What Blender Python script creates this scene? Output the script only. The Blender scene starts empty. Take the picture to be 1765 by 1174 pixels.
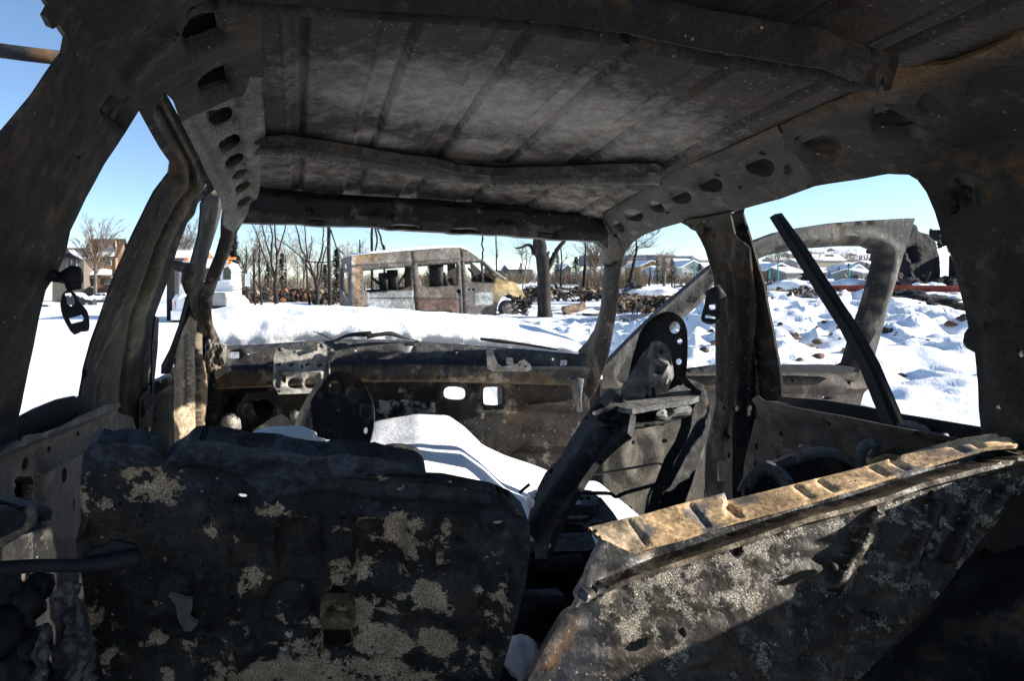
import bpy, bmesh, math, random
import numpy as np
from mathutils import Vector, Matrix, noise
from mathutils.geometry import delaunay_2d_cdt
random.seed(7)
scene = bpy.context.scene
col = scene.collection
R_ = math.radians
# ------------------------------------------------------------------ camera, sky, sun, exposure
F, CX, CY = 1177.0, 572.0, 495.0            # focal length and principal point in photo pixels
K = Vector((0, 0, 1.35))
cam = bpy.data.objects.new('camera', bpy.data.cameras.new('camera'))
col.objects.link(cam); scene.camera = cam
cam.location = K; cam.rotation_euler = (R_(90), 0, 0)
cam.data.sensor_width = 36; cam.data.lens = F / 1765 * 36
cam.data.shift_x = (882.5 - CX) / 1765; cam.data.shift_y = -(587 - CY) / 1765
cam.data.clip_start = 0.02; cam.data.clip_end = 6000
SUN_AZ, SUN_EL = 100.0, 21.0                  # degrees right of the view direction (+Y), elevation
w = bpy.data.worlds.new('World'); scene.world = w; w.use_nodes = True
nt = w.node_tree; nt.nodes.clear()
sky = nt.nodes.new('ShaderNodeTexSky'); sky.sky_type = 'NISHITA'; sky.sun_disc = False
sky.sun_elevation = R_(SUN_EL); sky.sun_rotation = R_(SUN_AZ); sky.altitude = 1600
sky.air_density = 1.0; sky.dust_density = 0.0; sky.ozone_density = 2.5
bg = nt.nodes.new('ShaderNodeBackground'); bg.inputs[1].default_value = 0.085
wo = nt.nodes.new('ShaderNodeOutputWorld')
nt.links.new(sky.outputs[0], bg.inputs[0]); nt.links.new(bg.outputs[0], wo.inputs[0])
sd = bpy.data.lights.new('sun', 'SUN'); sd.energy = 5.0; sd.angle = R_(0.53); sd.color = (1, 0.95, 0.87)
so = bpy.data.objects.new('sun', sd); col.objects.link(so)
sdir = Vector((math.sin(R_(SUN_AZ)) * math.cos(R_(SUN_EL)), math.cos(R_(SUN_AZ)) * math.cos(R_(SUN_EL)), math.sin(R_(SUN_EL))))
so.rotation_euler = (-sdir).to_track_quat('-Z', 'Y').to_euler(); so.location = (30, 5, 30)
vs = scene.view_settings
vs.view_transform = 'Standard'; vs.look = 'None'; vs.gamma = 1; vs.use_curve_mapping = False
vs.exposure = 1.3
# ------------------------------------------------------------------ geometry helpers
def ray(px, py): return Vector(((px - CX) / F, 1.0, (CY - py) / F))          # y component = depth
def at(px, py, d): return K + ray(px, py) * d
# frame of the burnt car: A to its right, D forward, U up, measured from the camera
D = Vector((-82 / F, 1, -65 / F)).normalized()
A = D.cross(Vector((0, 0, 1))).normalized()
U = A.cross(D).normalized()
def C(a, t, b): return K + A * a + D * t + U * b
def plane(P0, n):
    n = n.normalized()
    if n.dot(K - P0) < 0: n = -n
    def f(px, py):
        r = ray(px, py); k = n.dot(P0 - K) / n.dot(r)
        return K + r * k, n
    return f
def P3(p, q, r):
    a, b, c = at(*p), at(*q), at(*r)
    return plane(a, (b - a).cross(c - a))
def T(t): return plane(C(0, t, 0), D)
def sm(x, a, b):
    x = min(1, max(0, (x - a) / (b - a))); return x * x * (3 - 2 * x)
def drop(t): return 0.05 * max(0, min(1.2, (t - 1.0) / 0.9)) ** 1.6
def interp(xs, x):
    if x <= xs[0][0]: a, b = xs[0], xs[1]
    elif x >= xs[-1][0]: a, b = xs[-2], xs[-1]
    else:
        for a, b in zip(xs, xs[1:]):
            if x <= b[0]: break
    k = (x - a[0]) / (b[0] - a[0]); return a[1] + (b[1] - a[1]) * k
SEC = {'R': [(-0.9, 1.13), (-0.165, 1.10), (0.26, 1.06), (0.30, 1.00), (0.345, 0.88), (0.40, .72)],
       'L': [(-0.9, -0.47), (-0.15, -0.43), (0.33, -0.226), (0.37, -.15), (0.43, -0.03), (0.50, .12)]}
def side_a(s, b, t): return interp(SEC[s], b + drop(t) * sm(b, -.1, .3)) + (.12 * sm(t, 1.3, 1.95) * sm(b, .05, .2) if s == 'L' else 0)
def roof_b(a, t):
    u = (a + 0.05) / 0.95
    return 0.43 - 0.085 * u + 0.03 * math.sin(math.pi * min(1, max(0, u))) - drop(t)
def march(fn, px, py, lo=.25, hi=4.5, n=50):
    r = ray(px, py)
    def g(k):
        v = r * k; return fn(v.dot(A), v.dot(U), v.dot(D))
    k0 = lo; g0 = g(lo)
    for i in range(1, n + 1):
        k1 = lo + (hi - lo) * (i / n) ** 1.5; g1 = g(k1)
        if g0 * g1 <= 0:
            for _ in range(14):
                m = (k0 + k1) / 2; gm = g(m)
                if g0 * gm <= 0: k1 = m
                else: k0, g0 = m, gm
            return K + r * ((k0 + k1) / 2)
        k0, g0 = k1, g1
    return K + r * hi
def nrm(fn, P):
    v = P - K; a, b, t = v.dot(A), v.dot(U), v.dot(D); e = .004; c = fn(a, b, t)
    n = A * (fn(a + e, b, t) - c) + U * (fn(a, b + e, t) - c) + D * (fn(a, b, t + e) - c)
    n.normalize()
    return n if n.dot(K - P) > 0 else -n
def SIDE(s, off=0.0):
    o = off if s == 'R' else -off
    fn = lambda a, b, t: a - side_a(s, b, t) - o
    def f(px, py):
        P = march(fn, px, py); return P, nrm(fn, P)
    return f
def ROOF(off=0.0):
    fn = lambda a, b, t: b - (roof_b(a, t) - off)
    def f(px, py):
        P = march(fn, px, py); return P, nrm(fn, P)
    return f
def cat(pts, n=4, closed=False):
    out = []; m = len(pts)
    if m < 3: return list(pts)
    rng = range(m) if closed else range(m - 1)
    for i in rng:
        if closed: p0, p1, p2, p3 = pts[i - 1], pts[i], pts[(i + 1) % m], pts[(i + 2) % m]
        else: p0, p1, p2, p3 = pts[max(0, i - 1)], pts[i], pts[i + 1], pts[min(m - 1, i + 2)]
        for j in range(n):
            t = j / n
            out.append(tuple(.5 * ((2 * b) + (-a + c) * t + (2 * a - 5 * b + 4 * c - d) * t * t + (-a + 3 * b - 3 * c + d) * t ** 3)
                             for a, b, c, d in zip(p0, p1, p2, p3)))
    if not closed: out.append(tuple(pts[-1]))
    return out
def ov(cx, cy, rx, ry, rot=0, n=14, p=2.0):
    o = []; c, s = math.cos(R_(rot)), math.sin(R_(rot))
    for i in range(n):
        a = 2 * math.pi * i / n; ca, sa = math.cos(a), math.sin(a)
        x = rx * math.copysign(abs(ca) ** (2 / p), ca); y = ry * math.copysign(abs(sa) ** (2 / p), sa)
        o.append((cx + x * c - y * s, cy + x * s + y * c))
    return o
def rc(cx, cy, rx, ry, rot=0): return ov(cx, cy, rx, ry, rot, 12, 6)
def inside(poly, x, y):
    r = False; j = len(poly) - 1
    for i in range(len(poly)):
        xi, yi = poly[i]; xj, yj = poly[j]
        if (yi > y) != (yj > y) and x < (xj - xi) * (y - yi) / (yj - yi) + xi: r = not r
        j = i
    return r
def between(u, l, vs_):                              # lines between an upper and a lower traced line (functions of x)
    xs = sorted({p[0] for p in u} | {p[0] for p in l}); xs = [x for x in xs if max(u[0][0], l[0][0]) <= x <= min(u[-1][0], l[-1][0])]
    return [[(x, interp(u, x) * (1 - v) + interp(l, x) * v) for x in xs] for v in vs_]
def along(tab, o=0): return [(x + o, y) for y, x in tab]
class PD:                                            # distance to a closed polygon, vectorised
    def __init__(s, poly):
        p = np.array(poly, float); s.a = p; s.b = np.roll(p, -1, 0); s.d = s.b - s.a
        s.l = np.maximum((s.d ** 2).sum(1), 1e-9)
    def __call__(s, x, y):
        q = np.array((x, y)) - s.a
        t = np.clip((q * s.d).sum(1) / s.l, 0, 1)
        e = q - s.d * t[:, None]; return math.sqrt((e ** 2).sum(1).min())
def resample(poly, step):
    out = []
    for i in range(len(poly)):
        a = poly[i]; b = poly[(i + 1) % len(poly)]
        L = math.hypot(b[0] - a[0], b[1] - a[1])
        if L < .05: continue
        n = max(1, int(L / step + .5))
        for j in range(n): out.append((a[0] + (b[0] - a[0]) * j / n, a[1] + (b[1] - a[1]) * j / n))
    return out
def tag(o, label, cat_, group=None, kind=None):
    o['label'] = label; o['category'] = cat_
    if group: o['group'] = group
    if kind: o['kind'] = kind
    return o
def thing(name, loc, label, cat_, group=None, kind=None):
    o = bpy.data.objects.new(name, None); col.objects.link(o); o.location = loc; o.empty_display_size = .2
    return tag(o, label, cat_, group, kind)
def rootloc(p):
    v = Vector((0, 0, 0))
    while p: v = v + p.location; p = p.parent
    return v
def mesh(name, V, Fs, mat, parent=None, tint=None, stain_light=None, smooth=True, uvfn=None, loc=None, kind=None):
    me = bpy.data.meshes.new(name)
    L = rootloc(parent) if parent else (Vector(loc) if loc is not None else Vector((0, 0, 0)))
    me.from_pydata([tuple(Vector(v) - L) for v in V], [], Fs); me.update()
    if smooth: me.polygons.foreach_set('use_smooth', [True] * len(me.polygons))
    if tint is not None:
        at_ = me.attributes.new('tint', 'FLOAT_COLOR', 'POINT')
        if isinstance(tint, tuple): arr = np.tile(np.array(tint + (1,), 'f'), len(V))
        else: arr = np.array([c for t in tint for c in (t[0], t[1], t[2], 1.0)], 'f')
        at_.data.foreach_set('color', arr)
    if stain_light is not None:
        at_ = me.attributes.new('stain_light', 'FLOAT', 'POINT'); at_.data.foreach_set('value', np.array(stain_light, 'f'))
    if mat: me.materials.append(mat)
    o = bpy.data.objects.new(name, me); col.objects.link(o)
    if parent: o.parent = parent
    else: o.location = L
    if kind: o['kind'] = kind
    return o
def sharp(o, ang=40):
    bm = bmesh.new(); bm.from_mesh(o.data)
    for e in bm.edges:
        if len(e.link_faces) == 2 and e.calc_face_angle(0) > R_(ang): e.smooth = False
    bm.to_mesh(o.data); bm.free(); return o
DEF = (.05, .045, .04)
def sheet(name, poly, surf, mat, parent, holes=(), step=12, thick=.004, disp=None, tint=DEF, stain_light=None,
          lip=(.006, 7), wob=.0, rim=0.0, rimw=6, feats=()):
    """A pressed panel: outline and cut-outs traced in the photo, laid on a surface in space, embossed and given thickness."""
    poly = resample(poly, step); holes = [resample(h, step * .8) for h in holes]
    pts = []; edges = []
    def loop(pl):
        s = len(pts); pts.extend(pl)
        edges.extend([(s + i, s + (i + 1) % len(pl)) for i in range(len(pl))])
    loop(poly)
    for h in holes: loop(h)
    fpts = []
    for fl in feats:
        q = []
        for a_, b_ in zip(fl, fl[1:]):
            n = max(1, int(math.hypot(b_[0] - a_[0], b_[1] - a_[1]) / (step * 1.2) + .5))
            q += [(a_[0] + (b_[0] - a_[0]) * k / n, a_[1] + (b_[1] - a_[1]) * k / n) for k in range(n)]
        q.append(tuple(fl[-1])); q = [p for p in q if inside(poly, p[0], p[1]) and not any(inside(h, p[0], p[1]) for h in holes)]
        for p in q:
            pts.append(p); fpts.append(p)
            if len(fpts) > 1 and p is not q[0] and math.hypot(p[0] - fpts[-2][0], p[1] - fpts[-2][1]) < step * 2.2: edges.append((len(pts) - 2, len(pts) - 1))
    fa = np.array(fpts) if fpts else None
    pdp = PD(poly); pdh = [PD(h) for h in holes]
    bb = [(min(p[0] for p in h) - 20, max(p[0] for p in h) + 20, min(p[1] for p in h) - 20, max(p[1] for p in h) + 20) for h in holes]
    def hd(x, y, lips=False):
        m = 99.
        for d_, b_ in zip(pdh, bb):
            if lips and b_[1] - b_[0] < 52: continue
            if b_[0] < x < b_[1] and b_[2] < y < b_[3]: m = min(m, d_(x, y))
        return m
    x0, x1 = min(p[0] for p in poly), max(p[0] for p in poly); y0, y1 = min(p[1] for p in poly), max(p[1] for p in poly)
    rnd = random.Random(hash(name) & 255 if False else len(name) * 7 + int(abs(x0)))
    y = y0 + step * .5; row = 0
    while y < y1:
        x = x0 + step * (.5 if row % 2 else 0)
        while x < x1:
            xx = x + rnd.uniform(-.15, .15) * step; yy = y + rnd.uniform(-.15, .15) * step
            if inside(poly, xx, yy) and pdp(xx, yy) > step * .45 and not any(inside(h, xx, yy) for h, b_ in zip(holes, bb) if b_[0] < xx < b_[1] and b_[2] < yy < b_[3]) and hd(xx, yy) > step * .4 and (fa is None or ((fa[:, 0] - xx) ** 2 + (fa[:, 1] - yy) ** 2).min() > (step * .5) ** 2):
                pts.append((xx, yy))
            x += step
        y += step * .87; row += 1
    vo, eo, fo, *_ = delaunay_2d_cdt([Vector(p) for p in pts], edges, [], 0, 1e-4)
    vo = [(v[0], v[1]) for v in vo]
    faces = []
    for f in fo:
        cx = sum(vo[i][0] for i in f) / 3; cy = sum(vo[i][1] for i in f) / 3
        if inside(poly, cx, cy) and not any(inside(h, cx, cy) for h in holes): faces.append(f)
    used = sorted({i for f in faces for i in f}); mp = {u: i for i, u in enumerate(used)}
    vo = [vo[u] for u in used]; faces = [tuple(mp[i] for i in f) for f in faces]
    V = []; N = []; TT = []; SS = []
    for (x, y) in vo:
        P, n = surf(x, y)
        d = disp(x, y) if disp else 0.0
        if holes and lip[0]:
            q = hd(x, y, True)
            if q < lip[1]: d -= lip[0] * (1 - q / lip[1]) ** 2
        if rim:
            q = pdp(x, y)
            if q < rimw: d += rim * (1 - q / rimw) ** 1.5
        if wob: d += wob * .45 * (noise.noise(P * 9) + .5 * noise.noise(P * 23))
        V.append(P + n * d); N.append(n)
        if callable(tint): TT.append(tint(x, y))
        if stain_light: SS.append(stain_light(x, y))
    nv = len(V)
    V2 = V + [v - n * thick for v, n in zip(V, N)]
    # orient front faces towards the camera
    ff = []
    cnt = {}
    for f in faces:
        a, b, c = (V[i] for i in f)
        if (b - a).cross(c - a).dot(N[f[0]]) < 0: f = f[::-1]
        ff.append(f)
        for i in range(3): cnt[(f[i], f[(i + 1) % 3])] = 1
    allf = ff + [tuple(i + nv for i in f[::-1]) for f in ff]
    for (a, b) in cnt:
        if (b, a) not in cnt: allf.append((b, a, a + nv, b + nv))
    if callable(tint): tn = TT + TT
    else: tn = tint
    o = mesh(name, V2, allf, mat, parent, tn, (SS + SS) if stain_light else None)
    return sharp(o, 50)
def tube(path, rad, n=8, flat=1.0):
    """verts, faces of a tube along a path; rad a number or list"""
    V = []; Fs = []; m = len(path); up = Vector((.13, .2, 1)).normalized()
    for i, p in enumerate(path):
        d = (path[min(m - 1, i + 1)] - path[max(0, i - 1)])
        if d.length < 1e-9: d = Vector((0, 0, 1))
        d.normalize(); s = d.cross(up)
        if s.length < .05: s = d.cross(Vector((0, 1, 0)))
        s.normalize(); q = s.cross(d)
        r = rad[i] if isinstance(rad, (list, tuple)) else rad
        for j in range(n):
            a = 2 * math.pi * j / n; V.append(p + s * (math.cos(a) * r) + q * (math.sin(a) * r * flat))
    for i in range(m - 1):
        for j in range(n):
            Fs.append((i * n + j, i * n + (j + 1) % n, (i + 1) * n + (j + 1) % n, (i + 1) * n + j))
    Fs.append(tuple(range(n))[::-1]); Fs.append(tuple((m - 1) * n + j for j in range(n)))
    return V, Fs
class MB:
    def __init__(s): s.V = []; s.F = []; s.T = []
    def add(s, V, Fs, tint=None):
        o = len(s.V); s.V += [Vector(v) for v in V]; s.F += [tuple(i + o for i in f) for f in Fs]
        s.T += [tint or DEF] * len(V); return s
    def tube(s, path, rad, n=6, tint=None, flat=1.0): return s.add(*tube(path, rad, n, flat), tint)
    def box(s, c, sx, sy, sz, rz=0, tint=None, M=None, top=1.0):
        m = (M or Matrix.Rotation(rz, 3, 'Z')); c = Vector(c)
        V = [c + m @ Vector((x * sx / 2 * (top if z > 0 else 1), y * sy / 2 * (top if z > 0 else 1), z * sz / 2)) for z in (-1, 1) for x, y in ((-1, -1), (1, -1), (1, 1), (-1, 1))]
        return s.add(V, [(3, 2, 1, 0), (4, 5, 6, 7), (0, 1, 5, 4), (1, 2, 6, 5), (2, 3, 7, 6), (3, 0, 4, 7)], tint)
    def build(s, name, mat, parent=None, smooth=False, kind=None, loc=None, notint=False):
        return mesh(name, s.V, s.F, mat, parent, None if notint else s.T and [t for t in s.T], None, smooth, None, loc, kind)
def bar(name, pts, r, mat, parent, tint=DEF, n=8, flat=1.0, sub=4):
    if isinstance(r, (list, tuple)) and len(pts) > 2:
        m = len(pts); r = [interp([(i, v) for i, v in enumerate(r)], k / sub) for k in range((m - 1) * sub + 1)]
    pts = cat(pts, sub) if len(pts) > 2 else pts
    V, Fs = tube([at(*p[:3]) for p in pts], r, n, flat)
    return mesh(name, V, Fs, mat, parent, tint)
# ------------------------------------------------------------------ materials
def mat_new(name):
    m = bpy.data.materials.new(name); m.use_nodes = True; n = m.node_tree; n.nodes.clear()
    o = n.nodes.new('ShaderNodeOutputMaterial'); b = n.nodes.new('ShaderNodeBsdfPrincipled')
    n.links.new(b.outputs[0], o.inputs[0]); return m, n, b
class NB:
    def __init__(s, n): s.n = n; s.tc = n.nodes.new('ShaderNodeTexCoord').outputs['Object']
    def lk(s, a, b): s.n.links.new(a, b)
    def mapping(s, sc):
        m = s.n.nodes.new('ShaderNodeMapping'); s.lk(s.tc, m.inputs[0]); m.inputs[3].default_value = sc; return m.outputs[0]
    def noise(s, scale, detail=4, rough=.55, vec=None):
        t = s.n.nodes.new('ShaderNodeTexNoise'); t.inputs['Scale'].default_value = scale; t.inputs['Detail'].default_value = detail
        t.inputs['Roughness'].default_value = rough; s.lk(vec or s.tc, t.inputs['Vector']); return t.outputs[0]
    def voro(s, scale, feat='F1', vec=None):
        t = s.n.nodes.new('ShaderNodeTexVoronoi'); t.feature = feat; t.inputs['Scale'].default_value = scale
        s.lk(vec or s.tc, t.inputs['Vector']); return t
    def rng(s, v, a, b, c, d):
        t = s.n.nodes.new('ShaderNodeMapRange'); s.lk(v, t.inputs[0])
        for i, k in enumerate((a, b, c, d)): t.inputs[i + 1].default_value = k
        return t.outputs[0]
    def math(s, op, a, b=None, c=None):
        t = s.n.nodes.new('ShaderNodeMath'); t.operation = op
        for i, v in enumerate((a, b, c)):
            if v is None: continue
            if isinstance(v, (int, float)): t.inputs[i].default_value = v
            else: s.lk(v, t.inputs[i])
        return t.outputs[0]
    def mix(s, f, a, b, typ='MIX'):
        t = s.n.nodes.new('ShaderNodeMix'); t.data_type = 'RGBA'; t.blend_type = typ
        for k, v in (('Factor', f), ('A', a), ('B', b)):
            i = [x for x in t.inputs if x.name == k and (x.type == 'RGBA' if k != 'Factor' else x.type == 'VALUE')][0]
            if isinstance(v, (int, float)): i.default_value = v
            elif isinstance(v, tuple): i.default_value = v + (1,)
            else: s.lk(v, i)
        return [x for x in t.outputs if x.type == 'RGBA'][0]
    def attr(s, name, out='Color'):
        t = s.n.nodes.new('ShaderNodeAttribute'); t.attribute_name = name; return t.outputs[out]
    def bump(s, b, h, st, dist):
        t = s.n.nodes.new('ShaderNodeBump'); t.inputs['Strength'].default_value = st; t.inputs['Distance'].default_value = dist
        s.lk(h, t.inputs['Height']); s.lk(t.outputs[0], b.inputs['Normal']); return t
def burnt(name, ash=.5, speck=.5, rust=.3, stcol=(.42, .34, .24), crack=60, rough=.72, bump=.5, ashcol=(.23, .20, .165), streak=False, spec=.3,
          sc=1.0, rustcol=(.16, .085, .035), stn=.75, gain=.5, peel=.32, stw=.12, stamp=2.0):
    m, n, b = mat_new(name); N = NB(n)
    tint = N.attr('tint')
    vec = N.mapping((1, 1, .25)) if streak else None
    n1 = N.noise(5 * sc, 5, .6, vec); n2 = N.noise(34 * sc, 6, .65, vec); n3 = N.noise(14 * sc, 8, .72, vec)
    c = N.mix(1.0, tint, N.rng(n1, .3, .7, .6 * gain, 1.45 * gain), 'MULTIPLY')
    c = N.mix(1.0, c, N.rng(n2, .32, .68, .55, 1.45), 'MULTIPLY')
    n8 = N.noise(11 * sc, 12, .74); c = N.mix(1.0, c, N.rng(n8, .49, .515, 1 - peel * .55, 1 + peel), 'MULTIPLY')
    n9 = N.noise(170 * sc, 3, .6); c = N.mix(1.0, c, N.rng(n9, .35, .65, .65, 1.4), 'MULTIPLY')
    if rust:
        n5 = N.noise(7.3 * sc, 7, .7); c = N.mix(N.math('MULTIPLY', N.rng(n5, .56, .7, 0, 1), rust), c, rustcol)
    if ash: c = N.mix(N.math('MULTIPLY', N.rng(n3, .56, .62, 0, 1), ash), c, ashcol)
    v = N.voro(95 * sc); sp = N.math('LESS_THAN', v.outputs['Distance'], .2)
    sep = n.nodes.new('ShaderNodeSeparateColor'); N.lk(v.outputs['Color'], sep.inputs[0])
    sp = N.math('MULTIPLY', sp, N.math('GREATER_THAN', sep.outputs[0], 1 - .22 * speck))
    n6 = N.noise(3.1 * sc, 3); sp = N.math('MULTIPLY', sp, N.rng(n6, .4, .6, .25, 1))
    c = N.mix(N.math('MULTIPLY', sp, .8), c, (.30, .28, .25))
    st = N.attr('stain_light', 'Fac')
    n7 = N.noise(22 * sc, 9, .75)
    msk = N.rng(N.math('ADD', st, N.math('MULTIPLY', N.math('SUBTRACT', n7, .5), stamp)), stn, stn + stw, 0, 1)
    ve = N.voro(crack * sc, 'DISTANCE_TO_EDGE'); ck = N.rng(ve.outputs['Distance'], .0, .14, .3, 1)
    sc_ = N.mix(1.0, stcol, ck, 'MULTIPLY'); sc_ = N.mix(1.0, sc_, N.rng(n2, .3, .7, .6, 1.3), 'MULTIPLY')
    c = N.mix(msk, c, sc_)
    N.lk(c, b.inputs['Base Color'])
    N.lk(N.rng(n2, .3, .7, rough - .15, rough + .15), b.inputs['Roughness'])
    b.inputs['Specular IOR Level'].default_value = spec
    h = N.math('ADD', N.math('MULTIPLY', n2, .6), N.math('ADD', N.math('MULTIPLY', msk, N.math('MULTIPLY', ck, .5)), N.math('MULTIPLY', n1, .6)))
    N.bump(b, h, bump, .006 / sc)
    return m
M = {}
M['foam'] = burnt('charred_foam', ash=.25, speck=.6, rust=.2, gain=.6, peel=.5, bump=1.0, ashcol=(.07, .08, .095))
M['shell'] = burnt('soot_shell', ash=.16, speck=.22, rust=.6, gain=.29, peel=.22)
M['ashy'] = burnt('ash_grey_metal', gain=.38, peel=.25, ash=.4, speck=.4, rust=.15, rough=.6)
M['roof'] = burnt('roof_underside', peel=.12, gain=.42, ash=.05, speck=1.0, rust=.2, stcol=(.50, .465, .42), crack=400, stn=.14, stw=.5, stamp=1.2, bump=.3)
M['streak'] = burnt('streaked_burnt_metal', gain=.36, peel=.25, ash=.4, speck=.6, rust=.5, streak=True)
M['seat'] = burnt('blistered_seat_steel', ash=.12, speck=.25, rust=.25, stcol=(.54, .40, .27), crack=200, stn=.57, stamp=4.6, gain=.42, ashcol=(.2, .19, .17))
M['sparkle'] = burnt('wet_blistered_steel', ash=.55, speck=.8, rust=.5, stcol=(.36, .31, .24), crack=170, rough=.45, bump=1.0, stn=.57, stamp=4.6, gain=.42, ashcol=(.19, .165, .135), spec=.4, sc=1.5)
M['tan'] = burnt('tan_rusted_strip', gain=1.45, peel=.15, ash=.3, speck=.4, rust=.3, ashcol=(.15, .13, .11), rustcol=(.42, .20, .07), rough=.7, bump=.7)
M['tan2'] = burnt('tan_door_pillar', gain=.55, peel=.3, ash=.5, speck=.3, rust=.3, ashcol=(.09, .07, .05), rustcol=(.22, .12, .06), rough=.7)
M['fall'] = burnt('fallen_white_paint', gain=.26, ash=.5, speck=.5, stcol=(.5, .49, .46), crack=500, streak=False, stn=.55)
M['van'] = burnt('burnt_van_paint', gain=.75, peel=.2, ash=.15, speck=.2, rust=.75, sc=.09, bump=.2, ashcol=(.30, .29, .28), rustcol=(.30, .16, .07), stcol=(.5, .5, .5), rough=.65)
M['bark'] = burnt('charred_bark', gain=.8, ash=.2, speck=.0, rust=.25, sc=.25, streak=True, bump=1, rough=.9, rustcol=(.10, .04, .02))
def plain(name, color, rough=.7, nz=.25, scale=8, spec=.3, metal=0, bumps=0, bsc=30):
    m, n, b = mat_new(name); N = NB(n)
    n1 = N.noise(scale, 5)
    c = N.mix(1.0, color, N.rng(n1, .3, .7, 1 - nz, 1 + nz), 'MULTIPLY'); N.lk(c, b.inputs['Base Color'])
    b.inputs['Roughness'].default_value = rough; b.inputs['Specular IOR Level'].default_value = spec; b.inputs['Metallic'].default_value = metal
    if bumps: N.bump(b, N.noise(bsc, 6), bumps, .01)
    return m
def tinted(name, rough=.8, nz=.3, scale=3, bumps=0, bsc=20, dist=.02):
    m, n, b = mat_new(name); N = NB(n)
    c = N.mix(1.0, N.attr('tint'), N.rng(N.noise(scale, 6, .65), .3, .7, 1 - nz, 1 + nz), 'MULTIPLY'); N.lk(c, b.inputs['Base Color'])
    b.inputs['Roughness'].default_value = rough; b.inputs['Specular IOR Level'].default_value = .25
    if bumps: N.bump(b, N.noise(bsc, 5), bumps, dist)
    return m
M['tint'] = tinted('weathered_surface'); M['rub'] = tinted('rubble_surface', .9, .5, 2, .8, 6, .1)
M['glass'] = plain('dark_glass', (.02, .03, .035), .08, .2, 3, .6)
M['white'] = plain('white_paint', (.75, .75, .75), .35, .04, 2, .5)
M['chrome'] = plain('bright_chrome', (.7, .72, .75), .18, .1, 3, .5, .9)
M['black'] = plain('black_rubber', (.018, .018, .02), .7, .3, 20, .2)
M['orange'] = plain('orange_lens', (.75, .18, .02), .3, .1, 3, .5)
M['leaf'] = tinted('needles', .8, .35, 1.0)
def snow_mat(name, fine=1.0, bs=.5, d=.01):
    m, n, b = mat_new(name); N = NB(n)
    c = N.mix(N.rng(N.noise(3 * fine, 5), .3, .7, 0, 1), (.83, .84, .86), (.88, .88, .88)); v = N.voro(26 * fine); sp = N.math('MULTIPLY', N.math('LESS_THAN', v.outputs['Distance'], .09), N.rng(N.noise(2.2 * fine, 4), .5, .62, 0, .75)); c = N.mix(sp, c, (.16, .14, .12)); N.lk(c, b.inputs['Base Color'])
    b.inputs['Roughness'].default_value = .6; b.inputs['Specular IOR Level'].default_value = .25
    b.inputs['Subsurface Weight'].default_value = 0
    N.bump(b, N.math('ADD', N.noise(14 * fine, 6, .7), N.math('MULTIPLY', N.noise(60 * fine, 4, .7), .35)), bs, d); return m
M['snow'] = snow_mat('snow', .35, .8, .04); M['snowc'] = snow_mat('snow_close', 2.2, .8, .008)
# ------------------------------------------------------------------ terrain
def sms(x, a, b):
    x = np.clip((x - a) / (b - a), 0, 1); return x * x * (3 - 2 * x)
_rs = np.random.RandomState(5); _tab = _rs.rand(256, 256)
def vn(x, y):
    xi = np.floor(x).astype(int); yi = np.floor(y).astype(int); fx = x - xi; fy = y - yi
    fx = fx * fx * (3 - 2 * fx); fy = fy * fy * (3 - 2 * fy)
    g = lambda i, j: _tab[i & 255, j & 255]
    return (g(xi, yi) * (1 - fx) + g(xi + 1, yi) * fx) * (1 - fy) + (g(xi, yi + 1) * (1 - fx) + g(xi + 1, yi + 1) * fx) * fy
def gz(x, y, bumps=True):
    x = np.asarray(x, float); y = np.asarray(y, float)
    q = x / np.maximum(y, 1)
    z = 0.05 * sms(y, 8, 30)
    right = sms(q, .38, .62) * sms(y, 6, 21)
    z = z + 1.02 * right * (1 - .55 * sms(y, 30, 60))
    z = z - .6 * sms(y, 35, 95) * sms(-x, 4, 25)
    # park field and hillside beyond
    k = np.interp(q, [0, .1, .35, .42, .56, .66, .75, .95], [.010, .012, .022, .032, .035, .046, .054, .056])
    yy = np.minimum(y, 420.0); e = .006 * sms(q, .1, .3) + (k - .006 * sms(q, .1, .3)) * np.clip((yy - 140) / 280, 0, 1) ** .8
    z = z * (1 - sms(y, 60, 130)) + sms(y, 60, 130) * ((1.35 + e * yy) * sms(q, -.05, .25) + (1 - sms(q, -.05, .25)) * z)
    if bumps:
        r = np.sqrt(x * x + y * y)
        lum = (1 - .7 * sms(y, 18, 26) * (1 - sms(q, .3, .5))) * sms(q, .05, .22) * sms(y, 6.5, 11) * (1 - sms(y, 45, 60)) + .25 * sms(q, .05, .2) * sms(y, 3, 6) * (1 - sms(y, 45, 60))
        n = vn(x * 2.3 + 3, y * 1.6 + 9); n2 = vn(x * 4.8 + 40, y * 3.4 + 11); n3 = vn(x * 8 + 7, y * 6.5 + 2)
        z = z + lum * (.24 * (n - .5) * (.5 + 1.0 * vn(x * .3, y * .3)) + .15 * (n2 * n2 * 1.6) * vn(x * .9 + 3, y * .9) + .045 * n3)
        z = z + .05 * (vn(x * .5, y * .5) - .5) + .012 * vn(x * 6, y * 6) * sms(-q, -.2, .0)
        z = z + .5 * (vn(x * .13 + 5, y * .11) - .5) * sms(y, 60, 120) * sms(q, 0, .1)
    return z
def G(x, y): return float(gz(x, y, False))
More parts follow.
